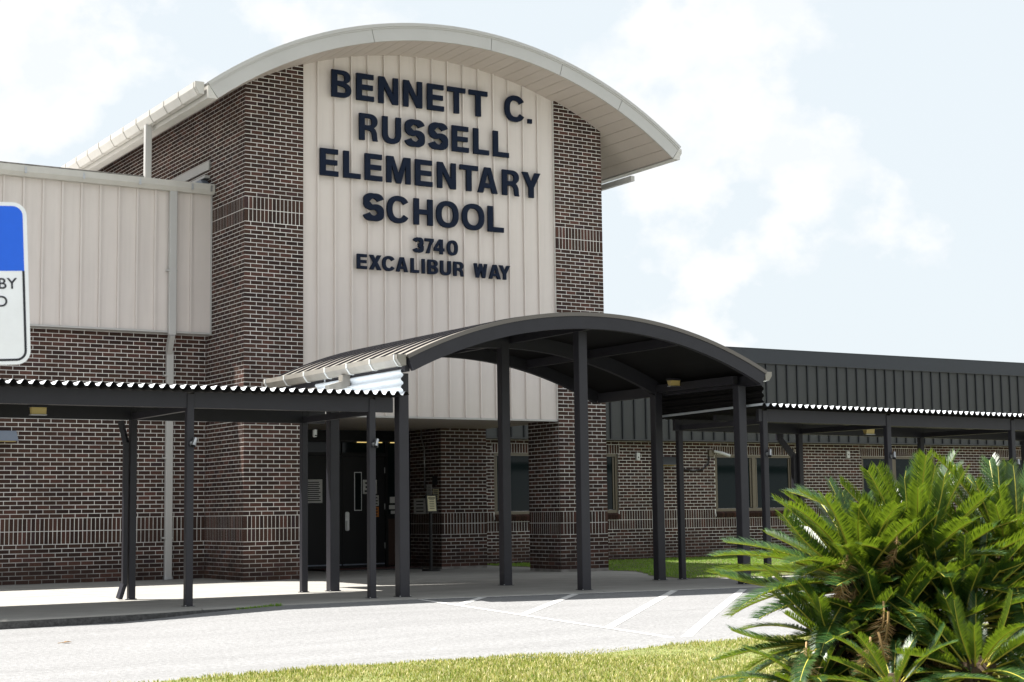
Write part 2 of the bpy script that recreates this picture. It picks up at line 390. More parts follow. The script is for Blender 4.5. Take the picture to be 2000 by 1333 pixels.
def lay_bricks(faces, parent, limit=300, block=()):
    """faces: (origin xyz, rotz, cells). The bricks that show largest become objects, the rest one joined part."""
    allb = []
    for (o, rz, cl) in faces:
        c, s = math.cos(rz), math.sin(rz)
        for (u0, u1, z0, z1) in cl:
            cu = (u0+u1)/2; P = np.array([o[0]+c*cu, o[1]+s*cu, o[2]+(z0+z1)/2])
            nrm = np.array([s, -c, 0.0])
            px, py, d = project(P)
            face = float(nrm @ (CAM-P))/np.linalg.norm(CAM-P)
            sc = (u1-u0)*(z1-z0)*max(face, 0)/max(d, 1)**2
            if d < 1 or not (8 < px < 1992 and 8 < py < 1325): sc = 0
            for (a, b, c_, d_) in block:
                if a < px < b and c_ < py < d_: sc = 0
            allb.append((sc, o, c, s, rz, u0, u1, z0, z1))
    order = sorted(range(len(allb)), key=lambda i: -allb[i][0])
    single = set(i for i in order[:limit] if allb[i][0] > 0)
    V, F = [], []
    for i, (sc, o, c, s, rz, u0, u1, z0, z1) in enumerate(allb):
        if i in single:
            b = bpy.data.objects.new('brick', brick_mesh(u1-u0, z1-z0)); col.objects.link(b)
            attach(b, parent)
            j = random.uniform(-0.0006, 0.0006)
            b.location = (o[0]+c*u0-s*j, o[1]+s*u0+c*j, o[2]+z0); b.rotation_euler = (0, 0, rz)
        else:
            st = len(V); j = random.uniform(-0.0006, 0.0006)
            for zz in (z0, z1):
                for (uu, dd) in ((u0, j), (u1, j), (u1, BD), (u0, BD)):
                    V.append((o[0]+c*uu-s*dd, o[1]+s*uu+c*dd, o[2]+zz))
            for q in ((0,3,2,1),(4,5,6,7),(0,1,5,4),(1,2,6,5),(2,3,7,6),(3,0,4,7)): F.append([st+a for a in q])
    me = bpy.data.meshes.new('bricks'); me.from_pydata(V, [], F); me.materials.append(MT['brick']); me.update()
    link('bricks', me, parent, 'stuff')

# ------------------------------------------------------------------ ground
def zs(x): return -0.0065*max(x+0.5, 0.0)                      # walkway surface
EDGE = [(-60, -7.0), (-8, -7.0), (-5.5, -6.86), (-4.4, -6.74), (-3.7, -6.62), (-3.1, -6.44), (-2.3, -6.32), (-0.5, -6.3), (4.0, -6.42), (12, -6.6), (60, -6.8)]
def edge(x):
    for (a, ya), (b, yb) in zip(EDGE, EDGE[1:]):
        if a <= x <= b: return ya+(yb-ya)*(x-a)/(b-a)
def zroad(x, y):
    lip = 0.085 if x < -4.2 else (0.085-0.07*(x+4.2)/1.9 if x < -2.3 else 0.014)
    t = min(max((-6.3-y)/5.5, 0), 1)
    return (zs(x)-lip)*(1-t)+(-0.205)*t
g = MB().use('asphalt'); S = 1500
g.v = [(-S, -S, -0.42), (S, -S, -0.42), (S, S, -0.42), (-S, S, -0.42)]; g.face((0, 1, 2, 3))
tag(g.build('ground'), kind='structure')
def sheet(name, xs, ys, zf, k, kind='structure', yfun=None):
    q = MB().use(k)
    for y in ys:
        for x in xs: q.v.append((x, yfun(x, y) if yfun else y, zf(x, y)))
    n = len(xs)
    for j in range(len(ys)-1):
        for i in range(n-1): q.face((j*n+i, j*n+i+1, (j+1)*n+i+1, (j+1)*n+i))
    return tag(q.build(name, fix=False), kind=kind)
xs = [-70, -40, -20, -12, -8, -6, -5, -4.2, -3.7, -3.1, -2.3, -1.5, -0.5, 1, 3, 5, 8, 12, 20, 40, 70]
road = sheet('parking_lot_road', xs, [-12.3, -11, -10, -9, -8, -7.2, -6.8, -6.2, -5.0], zroad, 'asphalt')
lawn = sheet('lawn', [-70, -20, -10, -6, -4, -2, 0, 4, 10, 30, 70], [-20.4, -20, -18, -16, -14, -12.6, -11.87],
             lambda x, y: -0.195+0.02*max(min((-12-y)/4, 1), 0)+0.012*math.sin(x*1.3+y), 'turf')
# walkway: separate concrete sections with open joints, plus the bed they lie in
walk = MB().use('concrete')
walk.box(-60, 60, -6.0, 4.2, -0.4, -0.16)
walk = tag(walk.build('walkway'), kind='structure')
joints = [-40, -12, -9.2, -6.2, -3.17, -0.35, 2.36, 5.22]
GRASS = [(7.02, 4.7), (7.02, -0.75), (6.45, -1.85), (5.95, -2.6), (5.75, -3.3), (5.72, -3.95)]     # west edge of the planted bed
for a, b in zip(joints, joints[1:]):
    for (y0, y1) in ((None, -2.3), (-2.3, 4.3)):
        a2, b2 = a+0.004, b-0.004
        if b > 5 and y0 is None: pass
        q = MB().use('concrete'); sx = [a2+(b2-a2)*i/6 for i in range(7)]
        top = []
        for x in sx:
            ya = edge(x) if y0 is None else y0+0.004
            top.append((x, ya, y1-0.004 if y0 is None else y1))
        # top, rounded front nosing, front face
        for (x, ya, yb) in top:
            z = zs(x); fr = y0 is None
            q.v += [(x, yb, z), (x, ya+(0.02 if fr else 0), z), (x, ya+(0.006 if fr else 0), z-(0.006 if fr else 0)), (x, ya, z-0.02), (x, ya, z-0.3)]
        for i in range(6):
            for j in range(4):
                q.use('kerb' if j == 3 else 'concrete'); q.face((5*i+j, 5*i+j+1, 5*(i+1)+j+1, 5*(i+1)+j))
        q.use('concrete')
        q.face((0, 1, 2, 3, 4)); q.face((30, 31, 32, 33, 34))
        q.build('slab_section', walk, fix=False)
# right-hand part of the walkway wraps round the planted bed
def flat(name, poly, zf, k, parent=None, kind=None):
    q = MB().use(k)
    for (x, y) in poly: q.v.append((x, y, zf(x, y)))
    q.face(range(len(poly))); o = q.build(name, parent, fix=False, kind=kind); return o
flat('slab_section', [(5.224, edge(5.22))]+[(x, edge(x)) for x in (8, 12, 20, 30)]+[(30, -4.0), (5.72, -3.95), (5.224, -3.95)], lambda x, y: zs(x), 'concrete', walk)
flat('slab_section', [(5.224, -3.946)]+[(x-0.0, y) for (x, y) in GRASS[::-1]]+[(5.224, 4.3)], lambda x, y: zs(x), 'concrete', walk)
bed = flat('planting_bed', [GRASS[-1], (30, -4.0), (30, 4.7)]+GRASS[:-1], lambda x, y: zs(min(x, 8))+0.004, 'soil')
tag(bed, kind='structure')

def stripe(a, b, w, label):
    q = MB().use('paint'); a, b = np.array(a), np.array(b); d = (b-a)/np.linalg.norm(b-a); nn = np.array([-d[1], d[0]])*w/2
    n = max(2, int(np.linalg.norm(b-a)/0.4))
    for i in range(n+1):
        p = a+(b-a)*i/n
        for s_ in (-1, 1):
            e = p+s_*nn; q.v.append((e[0], e[1], zroad(e[0], e[1])+0.004))
    for i in range(n): q.face((2*i, 2*i+1, 2*i+3, 2*i+2))
    o = q.build('painted_line', fix=False); tag(o, label, 'road marking', 'painted access aisle lines', 'structure')
stripe((-0.38, -6.40), (-0.33, -11.86), 0.075, 'long white painted line running out from the walkway across the road')
for y0, xe, lb in ((-7.28, 0.52, 'short diagonal white stripe nearest the arched canopy left post'), (-8.68, 1.83, 'second diagonal white stripe of the painted aisle'),
                   (-10.28, 3.4, 'third diagonal white stripe of the painted aisle'), (-11.5, 4.4, 'diagonal white stripe beside the sago palm')):
    stripe((-0.36, y0), (xe, y0+xe+0.36), 0.095, lb)
stripe((-0.30, edge(0)-0.07), (7.5, edge(7.5)-0.07), 0.055, 'thin white painted line along the walkway edge')

def blades(name, n, area, zf, hmin, hmax, wid, k, inside=None):
    P = np.empty((0, 2))
    while len(P) < n:
        q = np.column_stack([rng.uniform(area[0], area[1], n), rng.uniform(area[2], area[3], n)])
        if inside is not None: q = q[inside(q)]
        P = np.vstack([P, q])
    P = P[:n]
    z = np.array([zf(x, y) for x, y in P])
    h = rng.uniform(hmin, hmax, n)*(0.75+0.25*np.sin(P[:, 0]*3.1)*np.sin(P[:, 1]*2.7)); th = rng.uniform(0, 2*np.pi, n); le = rng.uniform(0.15, 0.95, n)*h
    ta = rng.uniform(0, 2*np.pi, n); w = rng.uniform(0.6, 1.2, n)*wid/2
    c, s = np.cos(th), np.sin(th); lx, ly = np.cos(ta)*le, np.sin(ta)*le
    V = np.empty((n, 5, 3))
    V[:, 0] = np.column_stack([P[:, 0]-c*w, P[:, 1]-s*w, z-0.005]); V[:, 1] = np.column_stack([P[:, 0]+c*w, P[:, 1]+s*w, z-0.005])
    V[:, 2] = np.column_stack([P[:, 0]+c*w*0.8+lx*0.4, P[:, 1]+s*w*0.8+ly*0.4, z+h*0.62]); V[:, 3] = np.column_stack([P[:, 0]-c*w*0.8+lx*0.4, P[:, 1]-s*w*0.8+ly*0.4, z+h*0.62])
    V[:, 4] = np.column_stack([P[:, 0]+lx, P[:, 1]+ly, z+h])
    b = np.arange(n)*5
    me = bpy.data.meshes.new(name); me.vertices.add(n*5); me.vertices.foreach_set('co', V.ravel())
    loops = np.column_stack([b, b+1, b+2, b+3, b+3, b+2, b+4]).ravel(); me.loops.add(len(loops)); me.loops.foreach_set('vertex_index', loops)
    st = np.column_stack([np.arange(n)*7, np.arange(n)*7+4]).ravel(); me.polygons.add(2*n); me.polygons.foreach_set('loop_start', st)
    me.materials.append(MT[k]); me.update(calc_edges=True); me.validate()
    return link(name, me)
def zlawn(x, y): return -0.195+0.02*max(min((-12-y)/4, 1), 0)+0.012*math.sin(x*1.3+y)
def inlawn(q): return (q[:, 1] < -11.86+0.05*np.sin(q[:, 0]*7)+0.03*np.sin(q[:, 0]*23))
def view_only(q):
    d = np.column_stack([q, np.full(len(q), -0.15)])-CAM; z = d@CF; px = 1000+FPX*(d@CR)/z; py = 666.5-FPX*(d@CU)/z
    return (z > 2) & (px > -250) & (px < 2300) & (py < 1480) & inlawn(q)
o = blades('lawn_grass', 150000, (-7.5, 3.5, -17.5, -11.8), zlawn, 0.010, 0.045, 0.0075, 'blade', view_only)
tag(o, 'sunlit yellow green lawn grass along the near edge of the road', 'grass', kind='stuff')
def zbed(x, y): return zs(min(x, 8))+0.004
def inbed(q):
    x, y = q[:, 0], q[:, 1]
    west = np.interp(y, [p[1] for p in GRASS[::-1]], [p[0] for p in GRASS[::-1]])
    return (x > west+0.03+0.05*np.sin(y*9)) & (y > -3.98+0.03*np.sin(x*11)) & (y < 4.72)
o = blades('bed_grass', 60000, (5.7, 16, -4.0, 4.72), zbed, 0.022, 0.05, 0.009, 'blade_green', inbed)
tag(o, 'green grass growing between the brick pillar and the right wing wall', 'grass', kind='stuff')

# ------------------------------------------------------------------ entrance tower
XC = 3.50; ZC = 1.613; RI, RO = 7.217, 7.487; TH = R(37.25); YF = -1.0; YB = 14.0
def soff(x): return ZC+math.sqrt(max(RI**2-(x-XC)**2, 0))
W0, W1 = 5.955, 6.971
tower = thing('entrance_tower', (3.49, 0.5, 0), 'tall brick entrance tower with barrel arched tan roof and ribbed tan front', 'building')
q = mb('mortar'); e = PROUD
def prism(q, xa, xb, ya, yb, z0, top):
    n = 8; P = [(xa, z0), (xb, z0)]+[(xb+(xa-xb)*i/n, top(xb+(xa-xb)*i/n)) for i in range(n+1)]
    q.extrude(P, 'y', ya, yb)
prism(q, e, 1.016-e, e, 0.6, 0.0-0.2, lambda x: soff(x)+0.1)
q.box(e, 0.30, 0.6, YB, -0.2, 8.0)                                     # long left side wall
q.box(0.30, 1.016-e, 0.6, 4.3, -0.2, 2.7)                              # west side of the entrance recess
prism(q, W0+e, W1-e, e, 1.016-e, -0.2, lambda x: soff(x)+0.1)
q.box(W1-0.3, W1-e, 1.016-e, YB, 2.75, 8.0)
q.box(1.0, 6.0, 0.16, 0.3, 2.66, 8.4)                                  # backing behind the ribbed front
wall = q.build('brick_wall', tower)
blk = mb('mortar').box(5.25+e, 6.25, 3.0+e, 4.9, -0.2, 2.66).build('vestibule_wall', tower)
KT = 124
faces = [((0, 0, 0), 0.0, cells(1.016, 0, KT, ztop=lambda u: soff(u)+0.12)),
         ((0, 13.2+0.023, 0), -math.pi/2, cells(13.2, 0, 119, phase=1, holes=((0, 11.5, -1, 6.2),), closed=(True, False))),
         ((W0, 0, 0), 0.0, cells(1.016, 0, KT, ztop=lambda u: soff(W0+u)+0.12)),
         ((W0, 1.016+0.001, 0), -math.pi/2, cells(0.993, 0, 39, phase=1, closed=(True, False))),
         ((W1, 0.023, 0), math.pi/2, cells(0.993, 0, 110, phase=1)),
         ((1.016, 0.023, 0), math.pi/2, cells(4.2, 0, 39, phase=1, closed=(False, True))),
         ((5.25, 3.0, 0), 0.0, cells(1.0, 0, 39)),
         ((5.25, 4.3+0.023, 0), -math.pi/2, cells(1.3, 0, 39, phase=1, closed=(True, False)))]
lay_bricks(faces, wall, 300, block=((460, 800, 690, 830), (580, 800, 830, 1180), (500, 1100, 610, 830), (975, 1010, 600, 1180), (1120, 1165, 600, 1180), (1080, 1190, 600, 790), (805, 862, 800, 1130), (100, 412, 300, 660), (300, 600, 60, 200), (1080, 1180, 180, 270)))
# ribbed tan front: one panel each
def rib_panel(x0, x1, y, z0, z1a, z1b, k, rk, rw=0.030, rh=0.036, first=False):
    q = mb(k); t = 0.012
    q.v += [(x0, y, z0), (x1, y, z0), (x1, y, z1b), (x0, y, z1a), (x0, y+t, z0), (x1, y+t, z0), (x1, y+t, z1b), (x0, y+t, z1a)]
    for f in ((0,1,2,3),(5,4,7,6),(0,4,5,1),(3,2,6,7),(0,3,7,4),(1,5,6,2)): q.face(f)
    q.use(rk)
    if not first: q.box(x0-rw/2, x0+rw/2, y-rh, y-0.0005, z0, min(z1a, z1b))
    return q
PY = 0.065
edges_ = [1.018]+[1.300+0.3085*i for i in range(15)]+[W0-0.002]
for i, (a, b) in enumerate(zip(edges_, edges_[1:])):
    rib_panel(a+0.001, b-0.001, PY, 2.632, soff(a)+0.06, soff(b)+0.06, 'tan', 'tan', first=(i == 0)).build('wall_panel', tower)
mb('tan_trim').box(1.018, W0-0.002, PY-0.03, PY+0.08, 2.600, 2.630).build('drip_trim', tower)
# barrel roof
def arc(r, t): return (XC+r*math.sin(t), ZC+r*math.cos(t))
q = mb('tan_trim'); n = 48
prof = [arc(RO, -TH+2*TH*i/n) for i in range(n+1)]+[arc(RO-0.05, TH-2*TH*i/n) for i in range(n+1)]
q.extrude(prof, 'y', YF-0.03, YB); q.build('roof_sheet', tower)
cuts = [-TH, -R(13.5), R(4.2), R(15.5), R(26), TH]
for a, b in zip(cuts, cuts[1:]):
    n = 12; g_ = 0.0007
    P = [arc(RO-0.052, a+g_+(b-a-2*g_)*i/n) for i in range(n+1)]+[arc(RI-0.012, b-g_-(b-a-2*g_)*i/n) for i in range(n+1)]
    mb('tan_trim').extrude(P, 'y', YF, YF+0.03).build('fascia_panel', tower)
n = 40; P = [arc(RO+0.006, -TH+2*TH*i/n) for i in range(n+1)]+[arc(RO-0.075, TH-2*TH*i/n) for i in range(n+1)]
mb('tan_trim').extrude(P, 'y', YF-0.014, YF-0.001).build('drip_edge', tower)
NB = 40
for i in range(NB):
    a, b = -TH+2*TH*i/NB, -TH+2*TH*(i+1)/NB; g_ = 0.00055
    P = [arc(RI, a+g_), arc(RI, b-g_), arc(RI+0.02, b-g_), arc(RI+0.02, a+g_)]
    mb('soffit').extrude(P, 'y', YF+0.031, YB-0.1).build('soffit_board', tower)
mb('inside').extrude([arc(RI+0.03, -TH+2*TH*i/24) for i in range(25)]+[arc(RI+0.05, TH-2*TH*i/24) for i in range(25)], 'y', YF+0.05, YB-0.2).build('roof_lining', tower)
for s_ in (-1, 1):                                                    # end closures of the shell (eave fascias)
    a = s_*TH; x0, z0 = arc(RI-0.012, a); x1, z1 = arc(RO-0.05, a)
    mb('gutter').extrude([(x0, z0-0.012), (x1, z1), (x1+s_*0.02, z1), (x1+s_*0.02, z0-0.012)], 'y', YF+0.0005, YB-0.05).build('eave_fascia', tower)
def gutter(parent, x, z, y0, y1, side, w=0.13, h=0.16, step=0.62, k='gutter'):
    """open K-profile gutter along y; side -1: opens outward to -x"""
    s = side
    P = [(x, z), (x, z-h), (x+s*w*0.55, z-h), (x+s*w, z-h*0.45), (x+s*w, z), (x+s*(w-0.012), z), (x+s*(w-0.012), z-h*0.42), (x+s*w*0.5, z-h+0.012), (x+s*0.012, z-h+0.012), (x+s*0.012, z)]
    g0 = mb(k).extrude(P, 'y', y0, y1, caps=False)
    for yy in (y0, y1-0.012):                                          # end caps
        g0.extrude([(x, z), (x, z-h), (x+s*w*0.55, z-h), (x+s*w, z-h*0.45), (x+s*w, z)], 'y', yy, yy+0.012)
    G = g0.build('gutter', parent)
    y = y0+0.07
    while y < y1:
        b = mb('plastic' if k == 'taupe' else k)
        E = [(x+s*w*1.0, z), (x+s*w*1.0, z-h*0.45), (x+s*w*0.55, z-h), (x+s*0.02, z-h)]
        for (p0, p1) in zip(E, E[1:]):
            dx, dz = p1[0]-p0[0], p1[1]-p0[1]; ln = math.hypot(dx, dz)
            nx, nz = (-dz/ln, dx/ln)
            if (nx*s < 0 and abs(nx) > 0.5) or (abs(nx) <= 0.5 and nz > 0): nx, nz = -nx, -nz
            A = [(p0[0]+nx*0.001, p0[1]+nz*0.001), (p1[0]+nx*0.001, p1[1]+nz*0.001), (p1[0]+nx*0.011, p1[1]+nz*0.011), (p0[0]+nx*0.011, p0[1]+nz*0.011)]
            b.extrude(A, 'y', y, y+0.026)
        b.build('strap', G); y += step
    return G
gx, gz = arc(RO, -TH)
gutter(tower, gx-0.022, gz+0.02, -0.93, YB-0.3, -1, 0.14, 0.19, 0.66)
gx2, gz2 = arc(RO, TH)
gutter(tower, gx2+0.002, gz2+0.0, -0.86, YB-0.3, 1, 0.14, 0.17, 0.66)
mb('tan_trim').extrude(rrect(gx-0.085, 1.42, 0.11, 0.10, 0.012), 'z', 6.45, gz-0.16).build('downspout', tower)
mb('tan_trim').box(7.50, 7.58, -0.20, 3.0, 7.045, 7.14).build('downspout', tower)
# recess: ceiling, door wall, doors
mb('soffit').box(1.016, 6.25, PY+0.09, 4.32, 2.622, 2.655).build('entrance_ceiling', tower)
DY = 4.25
dw = mb('door').box(1.016, 2.80, DY, DY+0.1, 0, 2.62).box(2.80, 5.25, DY, DY+0.1, 2.40, 2.62).box(2.80, 2.86, DY-0.02, DY+0.1, 0, 2.40).box(4.70, 4.76, DY-0.02, DY+0.1, 0, 2.40).box(2.86, 4.70, DY-0.02, DY+0.1, 2.13, 2.19).box(4.76, 5.25, DY-0.015, DY+0.1, 0.92, 1.0).box(5.19, 5.25, DY-0.02, DY+0.1, 0, 2.40).build('door_wall', tower)
mb('inside').box(1.0, 5.3, DY+0.12, DY+0.17, -0.1, 2.66).build('interior_wall', tower)
mb('glass').box(2.865, 3.76, DY+0.03, DY+0.04, 2.195, 2.395).build('transom_pane', tower)
mb('glass').box(3.80, 4.695, DY+0.03, DY+0.04, 2.195, 2.395).build('transom_pane', tower)
mb('glass').box(4.765, 5.185, DY+0.03, DY+0.04, 1.005, 2.395).build('sidelight_pane', tower)
mb('wood').box(4.765, 5.185, DY+0.03, DY+0.05, 0.02, 0.915).build('sidelight_panel', tower)
for (a, b) in ((2.866, 3.776), (3.784, 4.694)):
    d = mb('door').box(a, b, DY+0.0, DY+0.045, -0.03, 2.125).build('door', tower)
    if a > 3:
        mb('steel').box(4.035, 4.195, DY-0.006, DY-0.0005, 1.08, 1.82).build('window_frame', d)
        mb('glass').box(4.050, 4.180, DY-0.010, DY-0.0065, 1.095, 1.805).build('window_pane', d)
        h = mb('steel').extrude(rrect(3.883, 0.88, 0.085, 0.36, 0.03), 'y', DY-0.012, DY-0.0005)
        h.extrude(rrect(3.883, 0.80, 0.04, 0.17, 0.015), 'y', DY-0.05, DY-0.013); h.build('handle', d)
        for zz in (0.35, 1.1, 1.8): mb('steel').box(b-0.012, b+0.004, DY-0.012, DY-0.001, zz, zz+0.11).build('hinge', d)
    mb('hood').box(a+0.01, b-0.01, DY-0.012, DY-0.0005, 0.045, 0.070).build('sweep', d)

# ------------------------------------------------------------------ raised lettering
def glyph(ch, W, s=0.205, t=0.175):
    """closed outlines (outer and holes) for a heavy grotesque capital, unit height"""
    def ell(cx, cy, rx, ry, a0, a1, n=26, p=2.35):
        out_ = []
        for i in range(n+1):
            a = R(a0+(a1-a0)*i/n); c, q_ = math.cos(a), math.sin(a)
            out_.append((cx+rx*math.copysign(abs(c)**(2/p), c), cy+ry*math.copysign(abs(q_)**(2/p), q_)))
        return out_
    def stroke(path, hw0, hw1):
        L_, R_ = [], []
        for i, (x, y) in enumerate(path):
            x0, y0 = path[max(i-1, 0)]; x1, y1 = path[min(i+1, len(path)-1)]
            d = math.hypot(x1-x0, y1-y0) or 1; nx, ny = -(y1-y0)/d, (x1-x0)/d
            hw = hw0*abs(nx)+hw1*abs(ny)
            L_.append((x+nx*hw, y+ny*hw)); R_.append((x-nx*hw, y-ny*hw))
        return [L_+R_[::-1]]
    rect = lambda a, b, c, d: [(a, c), (b, c), (b, d), (a, d)]
    h = 0.5; q_ = (1-t)/4
    if ch == 'I': return [rect(0, W, 0, 1)]
    if ch == '.': return [rect(0, W, 0, W*0.95)]
    if ch == 'E': return [[(0,0),(W,0),(W,t),(s,t),(s,h-t/2),(W*.94,h-t/2),(W*.94,h+t/2),(s,h+t/2),(s,1-t),(W*.98,1-t),(W*.98,1),(0,1)]]
    if ch == 'L': return [[(0,0),(W,0),(W,t),(s,t),(s,1),(0,1)]]
    if ch == 'T': c = W/2; return [[(c-s/2,0),(c+s/2,0),(c+s/2,1-t),(W,1-t),(W,1),(0,1),(0,1-t),(c-s/2,1-t)]]
    if ch == 'H': return [[(0,0),(s,0),(s,h-t/2),(W-s,h-t/2),(W-s,0),(W,0),(W,1),(W-s,1),(W-s,h+t/2),(s,h+t/2),(s,1),(0,1)]]
    if ch == 'N': a = s*.95; return [[(0,0),(a,0),(a,.66),(W-a*1.1,0),(W,0),(W,1),(W-a,1),(W-a,.34),(a*1.1,1),(0,1)]]
    if ch == 'M': a = s*.92; c = W/2; return [[(0,0),(a,0),(a,.74),(c-a*.48,0),(c+a*.48,0),(W-a,.74),(W-a,0),(W,0),(W,1),(W-a*1.42,1),(c,.34),(a*1.42,1),(0,1)]]
    if ch == 'A':
        e_ = s*1.08; c = W/2; f = lambda z: e_+(c-e_)*z/.86
        return [[(0,0),(e_,0),(f(.2),.2),(W-f(.2),.2),(W-e_,0),(W,0),(c+s*.62,1),(c-s*.62,1)], [(f(.37),.37),(W-f(.37),.37),(c,.83)]]
    if ch == 'Y': e_ = s*1.18; c = W/2; return [[(c-s/2,0),(c+s/2,0),(c+s/2,.4),(W,1),(W-e_,1),(c,.6),(e_,1),(0,1),(c-s/2,.4)]]
    if ch == 'X': e_ = s*1.25; c = W/2; return [[(0,0),(e_,0),(c,.34),(W-e_,0),(W,0),(c+e_*.52,.51),(W,1),(W-e_,1),(c,.68),(e_,1),(0,1),(c-e_*.52,.51)]]
    if ch == 'W': e_ = s*.98; return [[(W*.16,0),(W*.36,0),(W*.5,.60),(W*.64,0),(W*.84,0),(W,1),(W-e_,1),(W*.735,.38),(W*.59,1),(W*.41,1),(W*.265,.38),(e_,1),(0,1)]]
    if ch in 'O0': return [ell(W/2, h, W/2, .515, 0, 360, 44)[:-1], ell(W/2, h, W/2-s, .515-t, 0, 360, 44)[:-1]]
    if ch == 'C':
        o_ = ell(W/2, h, W/2, .515, 32, 328, 40); i_ = ell(W/2, h, W/2-s, .515-t, 328, 32, 40)
        return [o_+[(W, .34), (W-s, .38)]+i_[3:-3]+[(W-s, .62), (W, .66)]] if False else [o_+i_]
    if ch == 'U':
        o_ = [(0,1),(s,1)]+ell(W/2, .36, W/2-s, .36-t+.01, 180, 360, 20)+[(W-s,1),(W,1)]+ell(W/2, .36, W/2, .375, 360, 180, 24)
        return [o_]
    if ch == 'S':
        rx = (W-s)/2
        p = ell(W/2, h+q_, rx*.97, q_+.012, 14, 262, 26, 2.15)+ell(W/2, h-q_, rx, q_+.012, 82, -166, 26, 2.15)
        return stroke(p, s/2, t/2)
    if ch == '3':
        rx = (W-s)/2
        p = ell(W/2, h+q_, rx*.95, q_, 165, -62, 24, 2.1)+ell(W/2, h-q_, rx, q_, 62, -165, 24, 2.1)
        return stroke(p, s/2, t/2)
    if ch == '7': return [[(0,1),(W,1),(W,1-t*.9),(W*.66,.5),(W*.52,0),(W*.52-s*1.1,0),(W*.40,.45),(W-s*1.15,1-t),(0,1-t)]]
    if ch == '4':
        c = W*.56; return [[(c,0),(c+s,0),(c+s,.21),(W,.21),(W,.21+t),(c+s,.21+t),(c+s,1),(W*.5,1),(0,.40),(0,.21),(c,.21)], [(W*.22,.21+t),(c,.21+t),(c,.76)]]
    if ch == 'B':
        o_ = [(0,0)]+[(W*.55,0)]+ell(W*.55, .275, W*.45, .275, 270, 438, 16, 2.2)+ell(W*.53, .755, W*.43, .245, 285, 450, 16, 2.2)+[(0,1)]
        h1 = [(s,t*.92)]+ell(W*.54, .285, W*.46-s*.95, .285-t*.92, 270, 450, 12, 2.2)+[(s,.478)]
        h2 = [(s,.60)]+ell(W*.52, .73, W*.42-s*.95, .13, 270, 450, 12, 2.2)+[(s,.86)]
        h1 = [(x, min(y, .455)) for x, y in h1]
        return [o_, h1, h2]
    if ch == 'R':
        o_ = [(0,0),(s,0),(s,.40),(W*.45,.40)]+[(W*.62,.37),(W*.70,.28),(W*.73,0.05),(W*.76,0),(W,0),(W*.965,.06),(W*.94,.30),(W*.86,.43),(W*.78,.475)]+ell(W*.54, .73, W*.44, .27, 320, 450, 16, 2.2)+[(0,1)]
        h1 = [(s,.565)]+ell(W*.53, .705, W*.43-s*.95, .14, 270, 450, 12, 2.2)+[(s,.845)]
        return [o_, h1]
    raise ValueError(ch)
def solid_glyph(loops, x0, z0, hgt, y, depth, k, name, parent):
    cu = bpy.data.curves.new(name, 'CURVE'); cu.dimensions = '2D'; cu.fill_mode = 'BOTH'; cu.extrude = depth/2-0.0012; cu.bevel_depth = 0.0012; cu.bevel_resolution = 0
    for lp in loops:
        sp = cu.splines.new('POLY'); sp.points.add(len(lp)-1); sp.use_cyclic_u = True
        for p, (a, b) in zip(sp.points, lp): p.co = (a*hgt, b*hgt, 0, 1)
    tmp = bpy.data.objects.new('tmp', cu); col.objects.link(tmp)
    dg = bpy.context.evaluated_depsgraph_get(); me = bpy.data.meshes.new_from_object(tmp.evaluated_get(dg))
    bpy.data.objects.remove(tmp); bpy.data.curves.remove(cu)
    me.name = name; me.transform(Matrix.Translation((x0, y, z0)) @ Matrix.Rotation(math.pi/2, 4, 'X'))
    me.materials.clear(); me.materials.append(MT[k]); me.update()
    return link(name, me, parent)
def px_x(px, py, y):
    d = CF+CR*(px-1000)/FPX-CU*(py-666.5)/FPX; t = (y-CAM[1])/d[1]; return (CAM+t*d)[0]
# each letter's left and right end along the wall, read off the survey of the front
Z1 = 3.9216
LINES = [(7.912, 0.456, 100, [('B',225,378,240),('E',415,552,275),('N',585,738,300),('N',775,922,325),('E',958,1088,345),('T',1113,1253,370),('T',1278,1422,390),('C',1552,1710,440),('.',1729,1762,540)]),
         (7.238, 0.452, 100, [('R',437,582,585),('U',614,760,605),('S',788,940,625),('S',970,1118,645),('E',1148,1278,670),('L',1312,1433,695),('L',1463,1585,715)]),
         (6.565, 0.450, 100, [('E',137,280,850),('L',316,450,870),('E',480,616,890),('M',646,833,910),('E',866,1000,930),('N',1035,1180,950),('T',1208,1350,970),('A',1345,1498,990),('R',1533,1665,1005),('Y',1685,1827,1020)]),
         (5.889, 0.448, 360, [('S',470,627,180),('C',650,825,200),('H',855,1003,215),('O',1028,1200,230),('O',1225,1397,250),('L',1423,1546,265)]),
         (5.412, 0.252, 360, [('3',850,932,465),('7',940,1010,470),('4',1010,1092,475),('0',1110,1195,485)]),
         (5.058, 0.245, 360, [('E',420,500,590),('X',515,608,600),('C',615,715,610),('A',720,812,620),('L',832,897,630),('I',917,942,635),('B',962,1043,640),('U',1058,1142,645),('R',1160,1240,650),('W',1317,1420,660),('A',1432,1522,670),('Y',1510,1595,680)])]
sign = thing('wall_lettering', (3.5, 0, 5), 'dark navy raised school name and address letters on the ribbed tan front', 'sign')
LYF = -0.035
for (zb, hg, oy, items) in LINES:
    for (ch, a, b, yy) in items:
        xa = px_x(590+a/Z1, oy+yy/Z1, LYF)+0.012; xb = px_x(590+b/Z1, oy+yy/Z1, LYF)
        small = hg < 0.3
        solid_glyph(glyph(ch, (xb-xa)/hg, 0.215 if not small else 0.225, 0.18 if not small else 0.19), xa, zb, hg, LYF+0.022, 0.045, 'navy', 'letter', sign)

